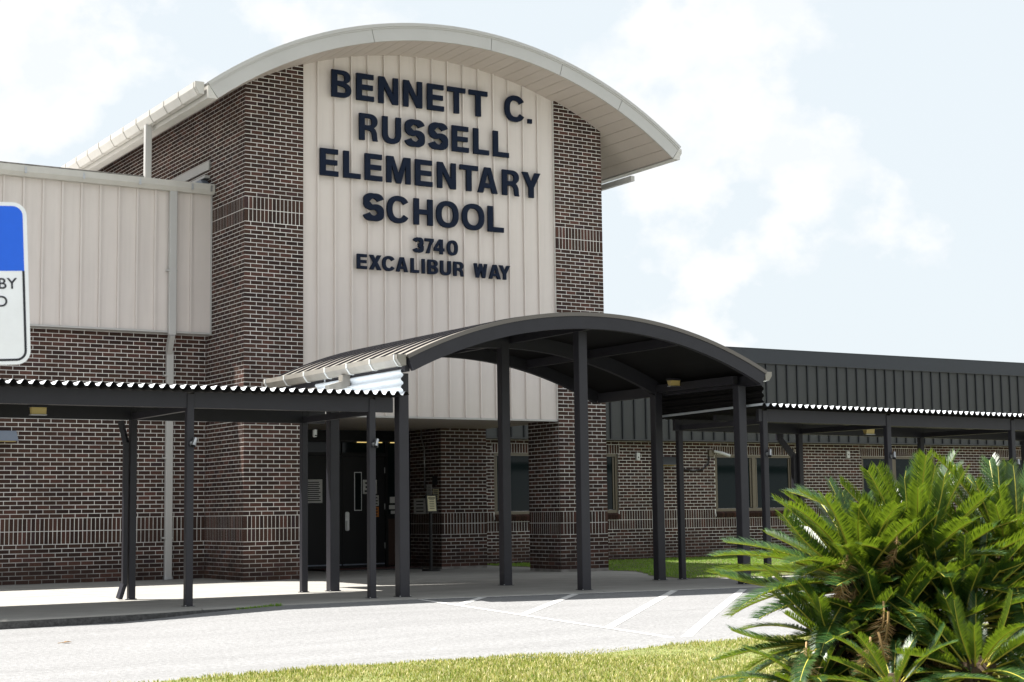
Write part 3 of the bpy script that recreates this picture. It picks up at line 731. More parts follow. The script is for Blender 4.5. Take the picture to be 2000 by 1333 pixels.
# ------------------------------------------------------------------ left wing
left = thing('left_wing', (-5, 2, 0), 'long brick wing with tan ribbed upper wall left of the tower', 'building')
LX0, LWY = -12.19, 1.626
wl = mb('mortar').box(LX0, -0.004, LWY+PROUD, LWY+0.3, -0.2, 4.15).build('brick_wall', left)
wcells = cells(12.19-0.006, 0, 61, shift=0.03, closed=(True, True))
lay_bricks([((LX0, LWY, 0), 0.0, wcells)], wl, 300, block=((0, 80, 380, 720), (0, 800, 735, 835), (240, 272, 700, 1180), (310, 350, 380, 1140), (355, 390, 700, 1200), (0, 48, 830, 870), (0, 420, 300, 655)))
PL = 1.40; k = 0
xe = -0.030
bnd = [-0.03, -0.378]+[-0.378-0.3055*i for i in range(1, 39)]
for a, b in zip(bnd[1:], bnd):
    rib_panel(a+0.001, b-0.001, PL, 4.03, 6.42, 6.42, 'tan', 'tan').build('wall_panel', left)
mb('tan_trim').box(LX0, -0.03, PL-0.032, LWY+0.001, 4.0, 4.028).build('drip_trim', left)
mb('tan_trim').box(-0.03, -0.006, PL-0.02, LWY+0.1, 4.0, 6.45).build('corner_trim', left)
mb('inside').box(LX0, -0.006, PL+0.03, PL+0.06, 4.04, 6.45).build('panel_backing', left)
# gutter along the eave (runs along x)
GY0, GY1 = PL-0.005, 1.235
P = [(GY0, 6.50), (GY0, 6.335), (GY1+0.05, 6.335), (GY1, 6.40), (GY1, 6.50), (GY1+0.012, 6.50), (GY1+0.012, 6.405), (GY1+0.055, 6.347), (GY0-0.012, 6.347), (GY0-0.012, 6.50)]
gl = mb('gutter').extrude(P, 'x', LX0, -0.012, caps=False)
gl.extrude([(GY0, 6.50), (GY0, 6.335), (GY1+0.05, 6.335), (GY1, 6.40), (GY1, 6.50)], 'x', -0.022, -0.010)
gl = gl.build('gutter', left)
for x in [-0.08, -0.41, -1.30, -2.22, -3.14, -4.05, -4.97, -5.9, -6.8]:
    mb('steel').box(x-0.016, x+0.016, GY1-0.008, GY1-0.001, 6.39, 6.475).box(x-0.016, x+0.016, GY1-0.008, GY1+0.03, 6.375, 6.389).build('strap', gl)
mb('dirty').box(LX0, -1.15, PL+0.02, PL+0.5, 6.46, 6.565).build('roof_edge', left)
q = mb('tan_trim'); q.v = [(LX0, PL, 6.45), (-0.01, PL, 6.45), (-0.01, 12, 6.95), (LX0, 12, 6.95), (LX0, PL, 6.40), (-0.01, PL, 6.40), (-0.01, 12, 6.9), (LX0, 12, 6.9)]
for f in ((0,1,2,3),(7,6,5,4),(0,4,5,1),(1,5,6,2),(2,6,7,3),(3,7,4,0)): q.face(f)
q.build('roof_sheet', left)
mb('tan_trim').box(-0.035, -0.0035, 1.49, 9, 6.80, 6.945).box(-0.10, -0.0035, 1.50, 9, 6.655, 6.70).build('wall_flashing', left)
mb('hood').extrude([(1.43, 6.50), (1.62, 6.64), (9, 6.64), (9, 6.5)], 'x', -0.13, -0.012).build('roof_curb', left)
ds = mb('tan_trim')
ds.extrude(rrect(-0.705, PL-0.065, 0.125, 0.085, 0.012), 'z', 3.96, 6.336)
ds.bar((-0.705, PL-0.065, 3.975), (-0.672, LWY-0.055, 3.70), 0.118, 0.083, up=(1, 0, 0))
ds.extrude(rrect(-0.650, LWY-0.052, 0.118, 0.083, 0.012), 'z', 0.05, 3.715)
ds = ds.build('downspout', left)
for z, x, y in ((5.0, -0.705, PL-0.112), (3.30, -0.650, LWY-0.098), (1.95, -0.650, LWY-0.098), (0.66, -0.650, LWY-0.098)):
    mb('tan_trim').box(x-0.105, x+0.066, y, y+0.004, z, z+0.028).box(x-0.105, x-0.062, y+0.004, y+0.09, z, z+0.028).build('bracket', ds)
mb('steel').extrude(rrect(-0.65, LWY-0.06, 0.16, 0.11, 0.03), 'z', 0.005, 0.05).build('boot', ds)

# ------------------------------------------------------------------ right wing
right = thing('right_wing', (15, 5, 0), 'low brick wing with dark ribbed metal eaves right of the tower', 'building')
RY, RX0, RX1 = 4.76, 6.26, 31.0
WIN = [(7.50, 10.65, (8.55, 9.6)), (13.34, 15.68, (14.51,)), (17.86, 20.38, (18.95,)), (22.6, 25.0, (23.8,))]
WZ0, WZ1 = 0.955, 33*CC
wr = mb('mortar')
wr.box(RX0, RX1, RY+PROUD, RY+0.1, -0.3, WZ0-0.02).box(RX0, RX1, RY+PROUD, RY+0.1, WZ1, 2.56)
xp = RX0
for (a, b, mu) in WIN: wr.box(xp, a, RY+PROUD, RY+0.1, WZ0-0.02, WZ1); xp = b
wr.box(xp, RX1, RY+PROUD, RY+0.1, WZ0-0.02, WZ1)
wr = wr.build('brick_wall', right)
holes = [(a-RX0, b-RX0, WZ0-0.045, WZ1) for (a, b, mu) in WIN]
lint = [(a-RX0-0.04, b-RX0+0.04, 33) for (a, b, mu) in WIN]
lay_bricks([((RX0, RY, 0), 0.0, cells(RX1-RX0, -2, 38, holes=holes, lintels=lint, shift=0.05))], wr, 300,
           block=((950, 1186, 800, 1130), (1188, 1500, 700, 866), (1276, 1310, 700, 1150), (1325, 1350, 700, 1150), (1435, 2000, 940, 1333), (1430, 1515, 800, 1150), (1550, 1590, 800, 1000), (1720, 1760, 800, 1000), (1500, 2000, 780, 880), (1410, 1480, 985, 1150)))
for (a, b, mu) in WIN:
    w = mb('frame').box(a, a+0.055, RY+0.035, RY+0.1, WZ0, WZ1).box(b-0.055, b, RY+0.035, RY+0.1, WZ0, WZ1).box(a+0.055, b-0.055, RY+0.035, RY+0.1, WZ1-0.055, WZ1).box(a+0.055, b-0.055, RY+0.035, RY+0.1, WZ0, WZ0+0.075)
    for x in mu: w.box(x-0.05, x+0.05, RY+0.035, RY+0.1, WZ0+0.075, WZ1-0.055)
    w = w.build('window', right)
    st = [a]+list(mu)+[b]
    for p, q_ in zip(st, st[1:]):
        mb('glass').box(p+0.056, q_-0.056, RY+0.075, RY+0.082, WZ0+0.076, WZ1-0.056).build('pane', w)
        for xx in (p+0.075, q_-0.105): mb('frame').box(xx, xx+0.03, RY+0.055, RY+0.0745, WZ0+0.09, WZ1-0.07).build('sash', w)
    n = int((b-a)/CC); s_ = mb('brick')
    sill = mb('mortar').box(a-0.02, b+0.02, RY-0.012, RY+0.1, WZ0-0.10, WZ0-0.045).build('sill', right)
    for i in range(n):
        q = mb('brick'); x = a+0.004+i*(b-a)/n
        q.obox((x+CC/2-0.004, RY+0.0, WZ0-0.055), (CC/2-0.006, 0, 0), (0, 0.055, 0.022), (0, -0.018, 0.045)); q.build('brick', sill)
EY = 4.45
nb = int((RX1-6.9)/0.3145)
for i in range(nb):
    a = 7.11+i*0.3145
    rib_panel(a+0.001, a+0.3135, EY, 2.545, 4.34, 4.34, 'slate', 'slate_rib_shade', 0.034, 0.03).build('wall_panel', right)
mb('slate_fascia').box(6.98, RX1, EY-0.05, EY-0.012, 4.335, 4.655).build('fascia', right)
mb('slate').box(6.98, RX1, EY-0.058, EY+0.0, 4.322, 4.334).build('fascia_trim', right)
mb('slate').box(6.26, RX1, EY-0.035, RY+0.002, 2.520, 2.544).build('eave_soffit', right)
mb('inside').box(6.26, RX1, EY+0.02, EY+0.06, 2.546, 4.6).build('panel_backing', right)
q = mb('slate_fascia'); q.v = [(6.98, EY-0.06, 4.656), (RX1, EY-0.06, 4.656), (RX1, 14, 4.9), (6.98, 14, 4.9), (6.98, EY-0.06, 4.70), (RX1, EY-0.06, 4.70), (RX1, 14, 4.95), (6.98, 14, 4.95)]
q.v = [(x, y, z-0.03 if z > 4.66 and y < 5 else z) for x, y, z in q.v]
for f in ((0,1,2,3),(7,6,5,4),(0,4,5,1),(1,5,6,2),(2,6,7,3),(3,7,4,0)): q.face(f)
q.build('roof_sheet', right)

# ------------------------------------------------------------------ canopies
def post(parent, x, y, w, z0, z1):
    o = mb('bronze').extrude(rrect(x+w/2, y+w/2, w, w, 0.012), 'z', z0, z1)
    p = o.build('post', parent)
    mb('bronze').box(x-0.014, x+w+0.014, y-0.014, y+w+0.014, z0+0.001, z0+0.007).build('base_plate', p)
    for (bx, by) in ((x-0.004, y-0.004), (x+w+0.004, y-0.004)):
        mb('steel').box(bx-0.006, bx+0.006, by-0.006, by+0.006, z0+0.007, z0+0.016).build('bolt', p)
    return p
arch = thing('arched_canopy', (2.37, -4.3, 0), 'dark arched metal entrance canopy on six square posts in front of the tower', 'canopy')
AX, AZT, AH, SAG = 2.375, 3.618, 2.88, 0.668
AR = (AH**2+SAG**2)/(2*SAG); AZC = AZT-AR; ATH = math.asin(AH/AR)
def aarc(r, t): return (AX+r*math.sin(t), AZC+r*math.cos(t))
def asoff(x, r): return AZC+math.sqrt(r*r-(x-AX)**2)
def arch_strip(k, r0, r1, y0, y1, n=36, th=ATH):
    P = [aarc(r1, -th+2*th*i/n) for i in range(n+1)]+[aarc(r0, th-2*th*i/n) for i in range(n+1)]
    return mb(k).extrude(P, 'y', y0, y1)
AY0, AY1 = -6.36, -2.20
arch_strip('taupe', AR-0.022, AR, AY0+0.02, AY1).build('roof_sheet', arch)
arch_strip('deck', AR-0.036, AR-0.023, AY0+0.03, AY1).build('roof_deck', arch)
arch_strip('bronze_trim', AR-0.040, AR+0.010, AY0-0.012, AY0+0.019).build('edge_trim', arch)
ns = 13
for i in range(ns):
    y = AY0+0.22+i*(AY1-AY0-0.26)/(ns-1)
    arch_strip('bronze', AR+0.0005, AR+0.020, y, y+0.024, 30).build('roof_seam', arch)
for y, d in ((AY0+0.001, 0.165), (-4.02, 0.20), (AY1-0.10, 0.18)):
    arch_strip('bronze', AR-0.041-d, AR-0.0405, y, y+0.08).build('arch_beam', arch)
for f in (-0.48, 0.03, 0.50):
    t = ATH*f; x, z = aarc(AR-0.041, t)
    for (ya, yb) in ((AY0+0.082, -4.021), (-3.939, AY1-0.101)):
        mb('bronze').obox((x, (ya+yb)/2, z-0.066), (0.035, 0, 0), (0, (yb-ya)/2, 0), (0, 0, 0.064)).build('purlin', arch)
for s_ in (-1, 1):                                                    # channel along each eave, behind the gutter
    xa, za = aarc(AR, s_*ATH); xi = xa-s_*0.075
    for (ya, yb) in ((AY0+0.082, -4.021), (-3.939, AY1-0.101)):
        mb('bronze').box(min(xa-s_*0.005, xi), max(xa-s_*0.005, xi), ya, yb, za-0.19, za-0.035).build('eave_beam', arch)
for (ya, yb) in ((-5.86, -4.021), ):
    for x in (-0.36, 5.10): mb('bronze').box(x-0.04, x+0.04, ya, yb, 2.80, 2.92).build('side_beam', arch)
PW = 0.138
XP = (-0.432, 2.288, 5.035)
for x in XP:
    for y in (-6.0, -4.03):
        top = min(asoff(x, AR-0.2), asoff(x+PW, AR-0.2))-0.002
        post(arch, x, y, PW, zs(x), top)
ex, ez = aarc(AR, -ATH)
gutter(arch, ex-0.002, ez+0.012, AY0+0.03, AY1, -1, 0.12, 0.135, 0.66, 'taupe')
ex2, ez2 = aarc(AR, ATH)
gutter(arch, ex2+0.002, ez2+0.0, AY0+0.03, AY1, 1, 0.12, 0.125, 0.66, 'taupe')
q = mb('taupe').box(ex-0.115, ex-0.005, -4.79, -4.67, ez-0.27, ez-0.124); q.bar((ex-0.06, -4.73, ez-0.24), (ex-0.30, -4.73, ez-0.31), 0.115, 0.10); q.build('downspout', arch)
def wave(u, per, amp):
    t = (u/per) % 1.0
    # rounded trapezoid
    return amp*max(-1, min(1, 1.45*math.sin(2*math.pi*t)))
def corrugated(kt, kb, u0, u1, per, amp, fn, step=10, th=0.003):
    """two-skinned corrugated sheet; fn(u, h, side) -> two end points along the flutes"""
    q = MB(); n = int((u1-u0)/per*step)
    for side, k_ in ((1, kt), (-1, kb)):
        q.use(k_); st = len(q.v)
        for i in range(n+1):
            u = u0+(u1-u0)*i/n; h = wave(u, per, amp)+side*th/2
            q.v += list(fn(u, h))
        for i in range(n): q.face((st+2*i, st+2*i+1, st+2*i+3, st+2*i+2))
    return q
def side_screen(x, s, name, y0, y1, z0, z1):
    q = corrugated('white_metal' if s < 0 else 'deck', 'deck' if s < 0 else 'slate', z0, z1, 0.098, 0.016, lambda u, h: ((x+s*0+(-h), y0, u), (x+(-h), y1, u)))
    return q.build(name, arch, fix=False)
side_screen(ex+0.01, -1, 'side_screen', -6.20, -3.72, 2.50, 2.86)
side_screen(ex2+0.06, 1, 'side_screen', -6.20, -3.72, 2.47, 2.83)

def walkway_canopy(name, label, x0, x1, posts, z_off, lx, group):
    t = thing(name, ((x0+x1)/2, -5, 0), label, 'canopy', group)
    def zo(x): return z_off(x)
    BW = 0.088
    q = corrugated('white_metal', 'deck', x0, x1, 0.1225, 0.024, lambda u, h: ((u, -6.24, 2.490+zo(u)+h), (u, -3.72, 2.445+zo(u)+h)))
    q.build('roof_sheet', t, fix=False)
    def bm_(xa, xb, ya, yb, za, zb):
        q = mb('bronze'); P = []
        for x in (xa, xb):
            for (y, z) in ((ya, za), (yb, za), (yb, zb), (ya, zb)): q.v.append((x, y, z+zo(x)))
        for f in ((3,2,1,0),(4,5,6,7),(0,1,5,4),(1,2,6,5),(2,3,7,6),(3,0,4,7)): q.face(f)
        return q.build('beam', t)
    px = [x for x in posts]
    xs_ = [x0]+sum([[p-0.001, p+BW+0.001] for p in px], [])+[x1-(0.25 if lx else 0)]
    bx0 = x0+(0.15 if not lx else 0)
    for ya, yb, za, zb in ((-5.985, -5.925, 2.268, 2.448), (-4.03, -3.97, 2.232, 2.408)):
        pr_ = bx0
        for p in px+[None]:
            e_ = p-0.001 if p is not None else x1-(0.09 if lx else 0)
            if e_ > pr_+0.02: bm_(pr_, e_, ya, yb, za, zb)
            if p is not None: pr_ = p+BW+0.001
    bm_(bx0, x1-0.30, -5.02, -4.96, 2.33, 2.415)
    for p in px:
        for y, zt in ((-6.0, 2.425), (-4.03, 2.40)):
            post(t, p, y, BW, zs(p), zt+zo(p))
        mb('bronze').box(p+0.01, p+BW-0.01, -5.915, -4.04, 2.236+zo(p), 2.315+zo(p)).build('cross_beam', t)
    return t
cl = walkway_canopy('walkway_canopy', 'low flat covered walkway along the left wing with corrugated roof edge', -13.02, -0.42, [-12.6, -10.25, -7.9, -5.545, -3.19, -0.845], lambda x: 0.0, True, 'covered walkways')
cr = walkway_canopy('walkway_canopy', 'low flat covered walkway along the right wing behind the sago palm', 5.26, 28.0, [5.475, 7.93, 10.69, 13.3, 16.0, 18.7], lambda x: -0.008*(x-5.2), False, 'covered walkways')
d = mb('bronze').extrude(rrect(-3.235, -3.985, 0.06, 0.075, 0.01), 'z', 0.18, 1.95)
d.bar((-3.24, -3.985, 0.20), (-3.31, -4.02, 0.02), 0.06, 0.06); d.bar((-3.235, -3.985, 1.94), (-3.285, -3.93, 2.22), 0.06, 0.06); d.build('downspout', cl)
d = mb('bronze').bar((7.72, -3.80, 2.26), (7.72, -3.80, 2.12), 0.09, 0.09); d.bar((7.72, -3.80, 2.14), (7.90, -3.92, 1.86), 0.09, 0.09); d.extrude(rrect(7.90, -3.93, 0.085, 0.085, 0.01), 'z', zs(7.9), 1.88); d.build('downspout', cr)

# ------------------------------------------------------------------ small fixtures
def spot(x, y, z, label):
    t = thing('post_spotlight', (x, y, z), label, 'lamp', 'small spotlights on the walkway posts')
    mb('steel').extrude(rrect(x, z, 0.06, 0.05, 0.02), 'y', y-0.012, y-0.0005).build('bracket', t)
    b = MB().use('steel').tube([(x-0.005, y-0.012, z), (x-0.01, y-0.035, z+0.01)], 0.012)
    b.tube([(x+0.03, y-0.03, z+0.06), (x+0.005, y-0.05, z+0.005), (x-0.01, y-0.062, z-0.03)], [0.022, 0.026, 0.034], 10); b.build('housing', t, smooth=False)
    MB().use('black').tube([(x-0.0105, y-0.0625, z-0.031), (x-0.012, y-0.064, z-0.034)], 0.028, 10).build('lens', t)
spot(-3.13, -6.0, 1.855, 'small silver spotlight on the walkway post in front of the left wing downspout')
spot(-0.785, -6.0, 1.87, 'small silver spotlight on the walkway post in front of the dark doors')
spot(5.535, -6.0, 1.80, 'small silver spotlight on the first post right of the arched canopy')
spot(8.00, -6.0, 1.785, 'small silver spotlight on the walkway post above the middle of the palm')
spot(10.75, -6.0, 1.69, 'small silver spotlight on the rightmost walkway post')
def pack(x, y, z, label):
    t = thing('canopy_light', (x, y, z), label, 'lamp', 'lights under the canopies')
    mb('bronze').box(x-0.10, x+0.10, y-0.02, y+0.09, z+0.045, z+0.075).build('housing', t)
    mb('lens').extrude([(y-0.015, z+0.044), (y+0.085, z+0.044), (y+0.05, z-0.035), (y-0.005, z-0.035)], 'x', x-0.085, x+0.085).build('lens', t)
    mb('steel').box(x-0.10, x+0.09, y-0.02, y+0.06, z-0.047, z-0.037).build('trim', t)
pack(-4.61, -4.99, 2.255, 'yellowish light under the left walkway roof, upper left of the brick wall')
pack(4.97, -4.62, 2.90, 'yellowish light under the arched canopy beside its right back post')
pack(8.57, -4.99, 2.215, 'yellowish light under the right walkway roof above the palm')
def hood(x0, x1, y, z0, z1, label, k):
    t = thing('wall_light_hood', ((x0+x1)/2, y, z0), label, 'lamp', 'hooded lights on the brick walls')
    mb(k).extrude([(y-0.005, z1), (y-0.10, z1), (y-0.24, z0), (y-0.005, z0)], 'x', x0, x1).build('shade', t)
    mb('lens').box(x0+0.03, x1-0.03, y-0.20, y-0.02, z0-0.012, z0-0.0005).build('lens', t)
hood(-3.75, -3.13, LWY, 2.21, 2.37, 'blue grey hooded light on the left wing brick wall', 'hood')
hood(11.70, 12.16, RY, 2.00, 2.18, 'dark hooded light on the right wing wall behind the canopy posts', 'slate')
hood(22.2, 22.6, RY, 2.02, 2.2, 'dark hooded light on the right wing wall at the far right', 'slate')
t = thing('security_camera', (13.2, RY, 2.25), 'small pale security camera on the right wing wall with dark cable', 'camera')
mb('frame').box(13.14, 13.28, RY-0.06, RY-0.001, 2.20, 2.34).build('mount', t)
MB().use('plastic').tube([(13.26, RY-0.08, 2.31), (13.40, RY-0.18, 2.27), (13.56, RY-0.28, 2.20)], [0.032, 0.038, 0.034], 10).build('housing', t)
MB().use('black').tube([(13.16, RY-0.03, 2.20), (13.12, RY-0.03, 2.02), (12.95, RY-0.03, 1.90), (12.7, RY-0.03, 1.87), (12.3, RY-0.03, 1.92)], 0.018, 6).build('cable', t)
for (x, z, lb) in ((11.17, 2.185, 'small white box on the right wing wall beside the tower pillar'), (17.40, 2.27, 'small white box on the right wing wall between two windows')):
    t = thing('wall_box', (x, RY, z), lb, 'box', 'white boxes on the right wing wall')
    mb('plastic').extrude(rrect(x, z, 0.09, 0.16, 0.012), 'y', RY-0.05, RY-0.0005).build('cover', t)
    mb('black').extrude(rrect(x, z-0.02 if x < 12 else z, 0.03, 0.03, 0.008), 'y', RY-0.053, RY-0.0505).build('eye', t)
t = thing('door_sensor', (-0.675, -4.06, 2.05), 'small pale sensor hanging by the left walkway back post', 'sensor')
mb('plastic').extrude(rrect(-0.675, 2.10, 0.035, 0.10, 0.008), 'y', -4.09, -4.035).build('case', t)
mb('black').box(-0.69, -0.66, -4.10, -4.0905, 2.06, 2.075).build('slot', t)
t = thing('transom_glow', (4.3, DY, 2.45), 'yellow glow strips added before the transom for the lights seen in its glass', 'lamp')
LM = bpy.data.materials.new('glow_strip'); LM.use_nodes = True; LM.node_tree.nodes['Principled BSDF'].inputs['Emission Color'].default_value = (1.0, 0.72, 0.22, 1); LM.node_tree.nodes['Principled BSDF'].inputs['Emission Strength'].default_value = 0.30; MT['lit'] = LM  # added glow in front of the opaque transom, stands for lights seen in its glass
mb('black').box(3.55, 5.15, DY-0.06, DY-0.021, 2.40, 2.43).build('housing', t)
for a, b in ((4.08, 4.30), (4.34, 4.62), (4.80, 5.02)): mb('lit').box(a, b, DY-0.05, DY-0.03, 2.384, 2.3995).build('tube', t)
# notices
def notice(name, face, a0, a1, z0, z1, label, k='paper', lines=8, depth=None, margin=0.15, extra=None):
    t = thing(name, (0, 0, 0), label, 'notice', 'paper notices round the entrance')
    if face == 'y':
        yy = depth; t.location = ((a0+a1)/2, yy, z0)
        mb(k).box(a0, a1, yy-0.006, yy-0.001, z0, z1).build('sheet', t)
        if lines:
            q = mb('ink'); h = (z1-z0); w = a1-a0
            for i in range(lines):
                z = z1-h*(0.08+0.86*(i+0.3)/lines); wd = w*random.uniform(0.30, 0.42)
                q.box((a0+a1)/2-wd, (a0+a1)/2+wd, yy-0.0075, yy-0.0065, z-h*0.40/lines, z)
            q.build('print', t)
    else:
        xx = depth; t.location = (xx, (a0+a1)/2, z0)
        mb(k).box(xx-0.006, xx-0.001, a0, a1, z0, z1).build('sheet', t)
        if lines:
            q = mb('ink'); h = (z1-z0); w = a1-a0
            for i in range(lines):
                z = z1-h*(0.08+0.86*(i+0.3)/lines); wd = w*random.uniform(0.28, 0.42)
                q.box(xx-0.0075, xx-0.0065, (a0+a1)/2-wd, (a0+a1)/2+wd, z-h*0.30/lines, z)
            q.build('print', t)
    return t
dy = DY-0.0005
notice('door_notice', 'y', 2.98, 3.36, 1.235, 1.68, 'large white notice with rows of dark print on the left door', 'paper', 10, dy)
notice('door_notice', 'y', 4.22, 4.52, 1.40, 1.67, 'white notice on the right door behind a walkway post', 'paper', 3, dy)
notice('door_notice', 'y', 4.40, 4.56, 1.17, 1.37, 'small white and red notice at the right door edge', 'paper', 3, dy)
notice('door_notice', 'y', 4.40, 4.56, 0.955, 1.15, 'orange paper at the right door edge', 'orange', 3, dy)
notice('door_notice', 'y', 4.82, 5.02, 1.22, 1.34, 'topmost small notice on the sidelight glass', 'paper', 0, DY+0.029)
notice('door_notice', 'y', 4.80, 5.06, 1.10, 1.18, 'wide narrow notice on the sidelight glass', 'paper', 0, DY+0.029)
notice('door_notice', 'y', 4.84, 5.06, 1.01, 1.07, 'lowest small notice on the sidelight glass', 'paper', 0, DY+0.029)
xb = 5.25-0.001
notice('wall_notice', 'x', 3.60, 4.08, 1.0, 1.30, 'wide pale poster low on the dark recess wall', 'paper', 4, xb)
notice('wall_notice', 'x', 3.36, 3.56, 1.36, 1.56, 'small grey notice beside the conduit pipe', 'paper', 6, xb)
notice('wall_notice', 'x', 3.09, 3.32, 1.26, 1.47, 'yellow notice nearest the recess corner', 'paper_y', 5, xb)
notice('wall_notice', 'x', 3.14, 3.34, 1.55, 1.72, 'small framed notice above the yellow one', 'ink', 0, xb)
t = thing('conduit_pipe', (5.2, 3.59, 1.48), 'thin grey conduit pipe running down the dark recess wall', 'pipe')
MB().use('steel').tube([(5.22, 3.72, 2.62), (5.22, 3.72, 2.48), (5.22, 3.60, 2.26), (5.22, 3.59, 1.47)], 0.013, 8).build('pipe', t, smooth=True)
mb('steel').box(5.205, 5.235, 3.565, 3.615, 2.05, 2.075).build('clip', t)
t = thing('notice_stand', (4.57, 2.2, 0), 'dark pedestal stand holding a cream notice before the doors', 'sign')
mb('black').extrude([(4.57+0.17*math.cos(a*math.pi/8), 2.2+0.17*math.sin(a*math.pi/8)) for a in range(16)], 'z', zs(4.5)+0.0, 0.0).build('base', t)
MB().use('black').tube([(4.57, 2.2, 0.0), (4.57, 2.2, 1.10)], 0.03, 10).build('pole', t)
b = mb('black').obox((4.57, 2.17, 1.19), (0.115, 0, 0), (0, 0.012, 0), (0, 0.02, 0.165)).build('board', t)
mb('paper_y').obox((4.57, 2.155, 1.19), (0.085, 0, 0), (0, 0.0015, 0), (0, 0.0165, 0.138)).build('sheet', t)
q = mb('ink')
for i in range(7): q.obox((4.57, 2.1525+(0.10-i*0.032)*0.12, 1.19+0.10-i*0.032), (0.05 if i else 0.07, 0, 0), (0, 0.0006, 0), (0, 0.0005, 0.005 if i else 0.010))
q.build('print', t)
t = thing('doormat', (4.2, 3.6, 0), 'dark red doormat in front of the entrance doors', 'mat')
mb('mat').box(3.0, 5.0, 3.35, 4.05, zs(3)-0.03, 0.006).build('pile', t)
mb('black').box(2.97, 5.03, 3.32, 4.08, zs(3)-0.03, -0.004).build('border', t)
t = thing('twig', (-5.33, -8.6, -0.1), 'small brown fallen leaf lying on the bright road', 'leaf')
q = mb('dry_leaf'); z = zroad(-5.33, -8.6)+0.006
q.v = [(-5.37, -8.61, z), (-5.33, -8.57, z+0.012), (-5.27, -8.60, z+0.004), (-5.32, -8.635, z+0.015)]; q.face((0, 1, 2, 3)); q.build('blade', t, fix=False)
MB().use('dry_rachis').tube([(-5.41, -8.615, z), (-5.30, -8.60, z+0.010)], 0.003, 5).build('stalk', t)

# ------------------------------------------------------------------ parking sign (near, cut by the frame)
SD = 4.5
c0 = CAM+SD*(CF+CR*(56-1000)/FPX-CU*(553-666.5)/FPX)
fh = np.array([CF[0], CF[1], 0]); fh /= np.linalg.norm(fh); rh = np.array([CR[0], CR[1], 0]); rh /= np.linalg.norm(rh)
ya_, in_ = R(22), R(2.6)
SX = math.cos(ya_)*rh+math.sin(ya_)*fh; SY = np.array([0, 0, 1.0])
SXr = math.cos(in_)*SX+math.sin(in_)*SY; SYr = -math.sin(in_)*SX+math.cos(in_)*SY; SN = np.cross(SXr, SYr)
SW, SH = 0.3048, 0.4572
so = c0-SXr*SW/2
gz_ = zlawn(so[0], so[1])
ps = thing('parking_sign', (so[0], so[1], gz_), 'blue and white disabled parking sign cut off by the left frame edge', 'sign')
def plate(k, u0, u1, v0, v1, r, d0, d1, name, hole=None):
    """rounded plate in sign coordinates (u right, v up from the centre, d toward the viewer)"""
    P = rrect((u0+u1)/2, (v0+v1)/2, u1-u0, v1-v0, r, 6); q = MB().use(k); n = len(P)
    for d in (d0, d1):
        for (u, v) in P: q.v.append(tuple(so+SXr*u+SYr*v+SN*d))
    for i in range(n): j = (i+1) % n; q.face((i, j, n+j, n+i))
    q.face(range(n)); q.face([n+i for i in range(n)]); return q.build(name, ps)
pl = plate('sign_white', -SW/2, SW/2, -SH/2, SH/2, 0.038, -0.002, 0.0, 'plate')
q = MB().use('sign_blue'); u_ = SW/2-0.011; v_ = SH/2-0.011; r_ = 0.028
P = [(u_, 0.034)]+[(u_-r_+r_*math.cos(R(a)), v_-r_+r_*math.sin(R(a))) for a in range(0, 91, 15)]+[(-u_+r_+r_*math.cos(R(a)), v_-r_+r_*math.sin(R(a))) for a in range(90, 181, 15)]+[(-u_, 0.034)]
q.v = [tuple(so+SXr*u+SYr*v+SN*0.0006) for (u, v) in P]; q.face(range(len(P))); q.build('blue_field', ps, fix=False)
def ring(u0, u1, v0, v1, r, w, k, name):
    A = rrect((u0+u1)/2, (v0+v1)/2, u1-u0, v1-v0, r, 6); B = rrect((u0+u1)/2, (v0+v1)/2, u1-u0-2*w, v1-v0-2*w, r-w, 6); q = MB().use(k); n = len(A)
    for P in (A, B):
        for (u, v) in P: q.v.append(tuple(so+SXr*u+SYr*v+SN*0.0006))
    for i in range(n): j = (i+1) % n; q.face((i, j, n+j, n+i))
    return q.build(name, ps, fix=False)
# black rule round the white lower half (left, bottom, right)
q = MB().use('sign_black')
w_ = 0.0065; u_ = SW/2-0.010; vb = -SH/2+0.010; vt = 0.034; r_ = 0.028
A = [(u_, vt)]+[(u_-r_+r_*math.cos(R(a)), vb+r_+r_*math.sin(R(a))) for a in range(0, -91, -15)]+[(-u_+r_+r_*math.cos(R(a)), vb+r_+r_*math.sin(R(a))) for a in range(-90, -181, -15)]+[(-u_, vt)]
B = [(u_-w_, vt)]+[(u_-r_+(r_-w_)*math.cos(R(a)), vb+r_+(r_-w_)*math.sin(R(a))) for a in range(0, -91, -15)]+[(-u_+r_+(r_-w_)*math.cos(R(a)), vb+r_+(r_-w_)*math.sin(R(a))) for a in range(-90, -181, -15)]+[(-u_+w_, vt)]
n = len(A)
for P in (A, B):
    for (u, v) in P: q.v.append(tuple(so+SXr*u+SYr*v+SN*0.0007))
for i in range(n-1): q.face((i, i+1, n+i+1, n+i))
q.build('border', ps, fix=False)
SM = Matrix(((SXr[0], SYr[0], SN[0], so[0]), (SXr[1], SYr[1], SN[1], so[1]), (SXr[2], SYr[2], SN[2], so[2]), (0, 0, 0, 1)))
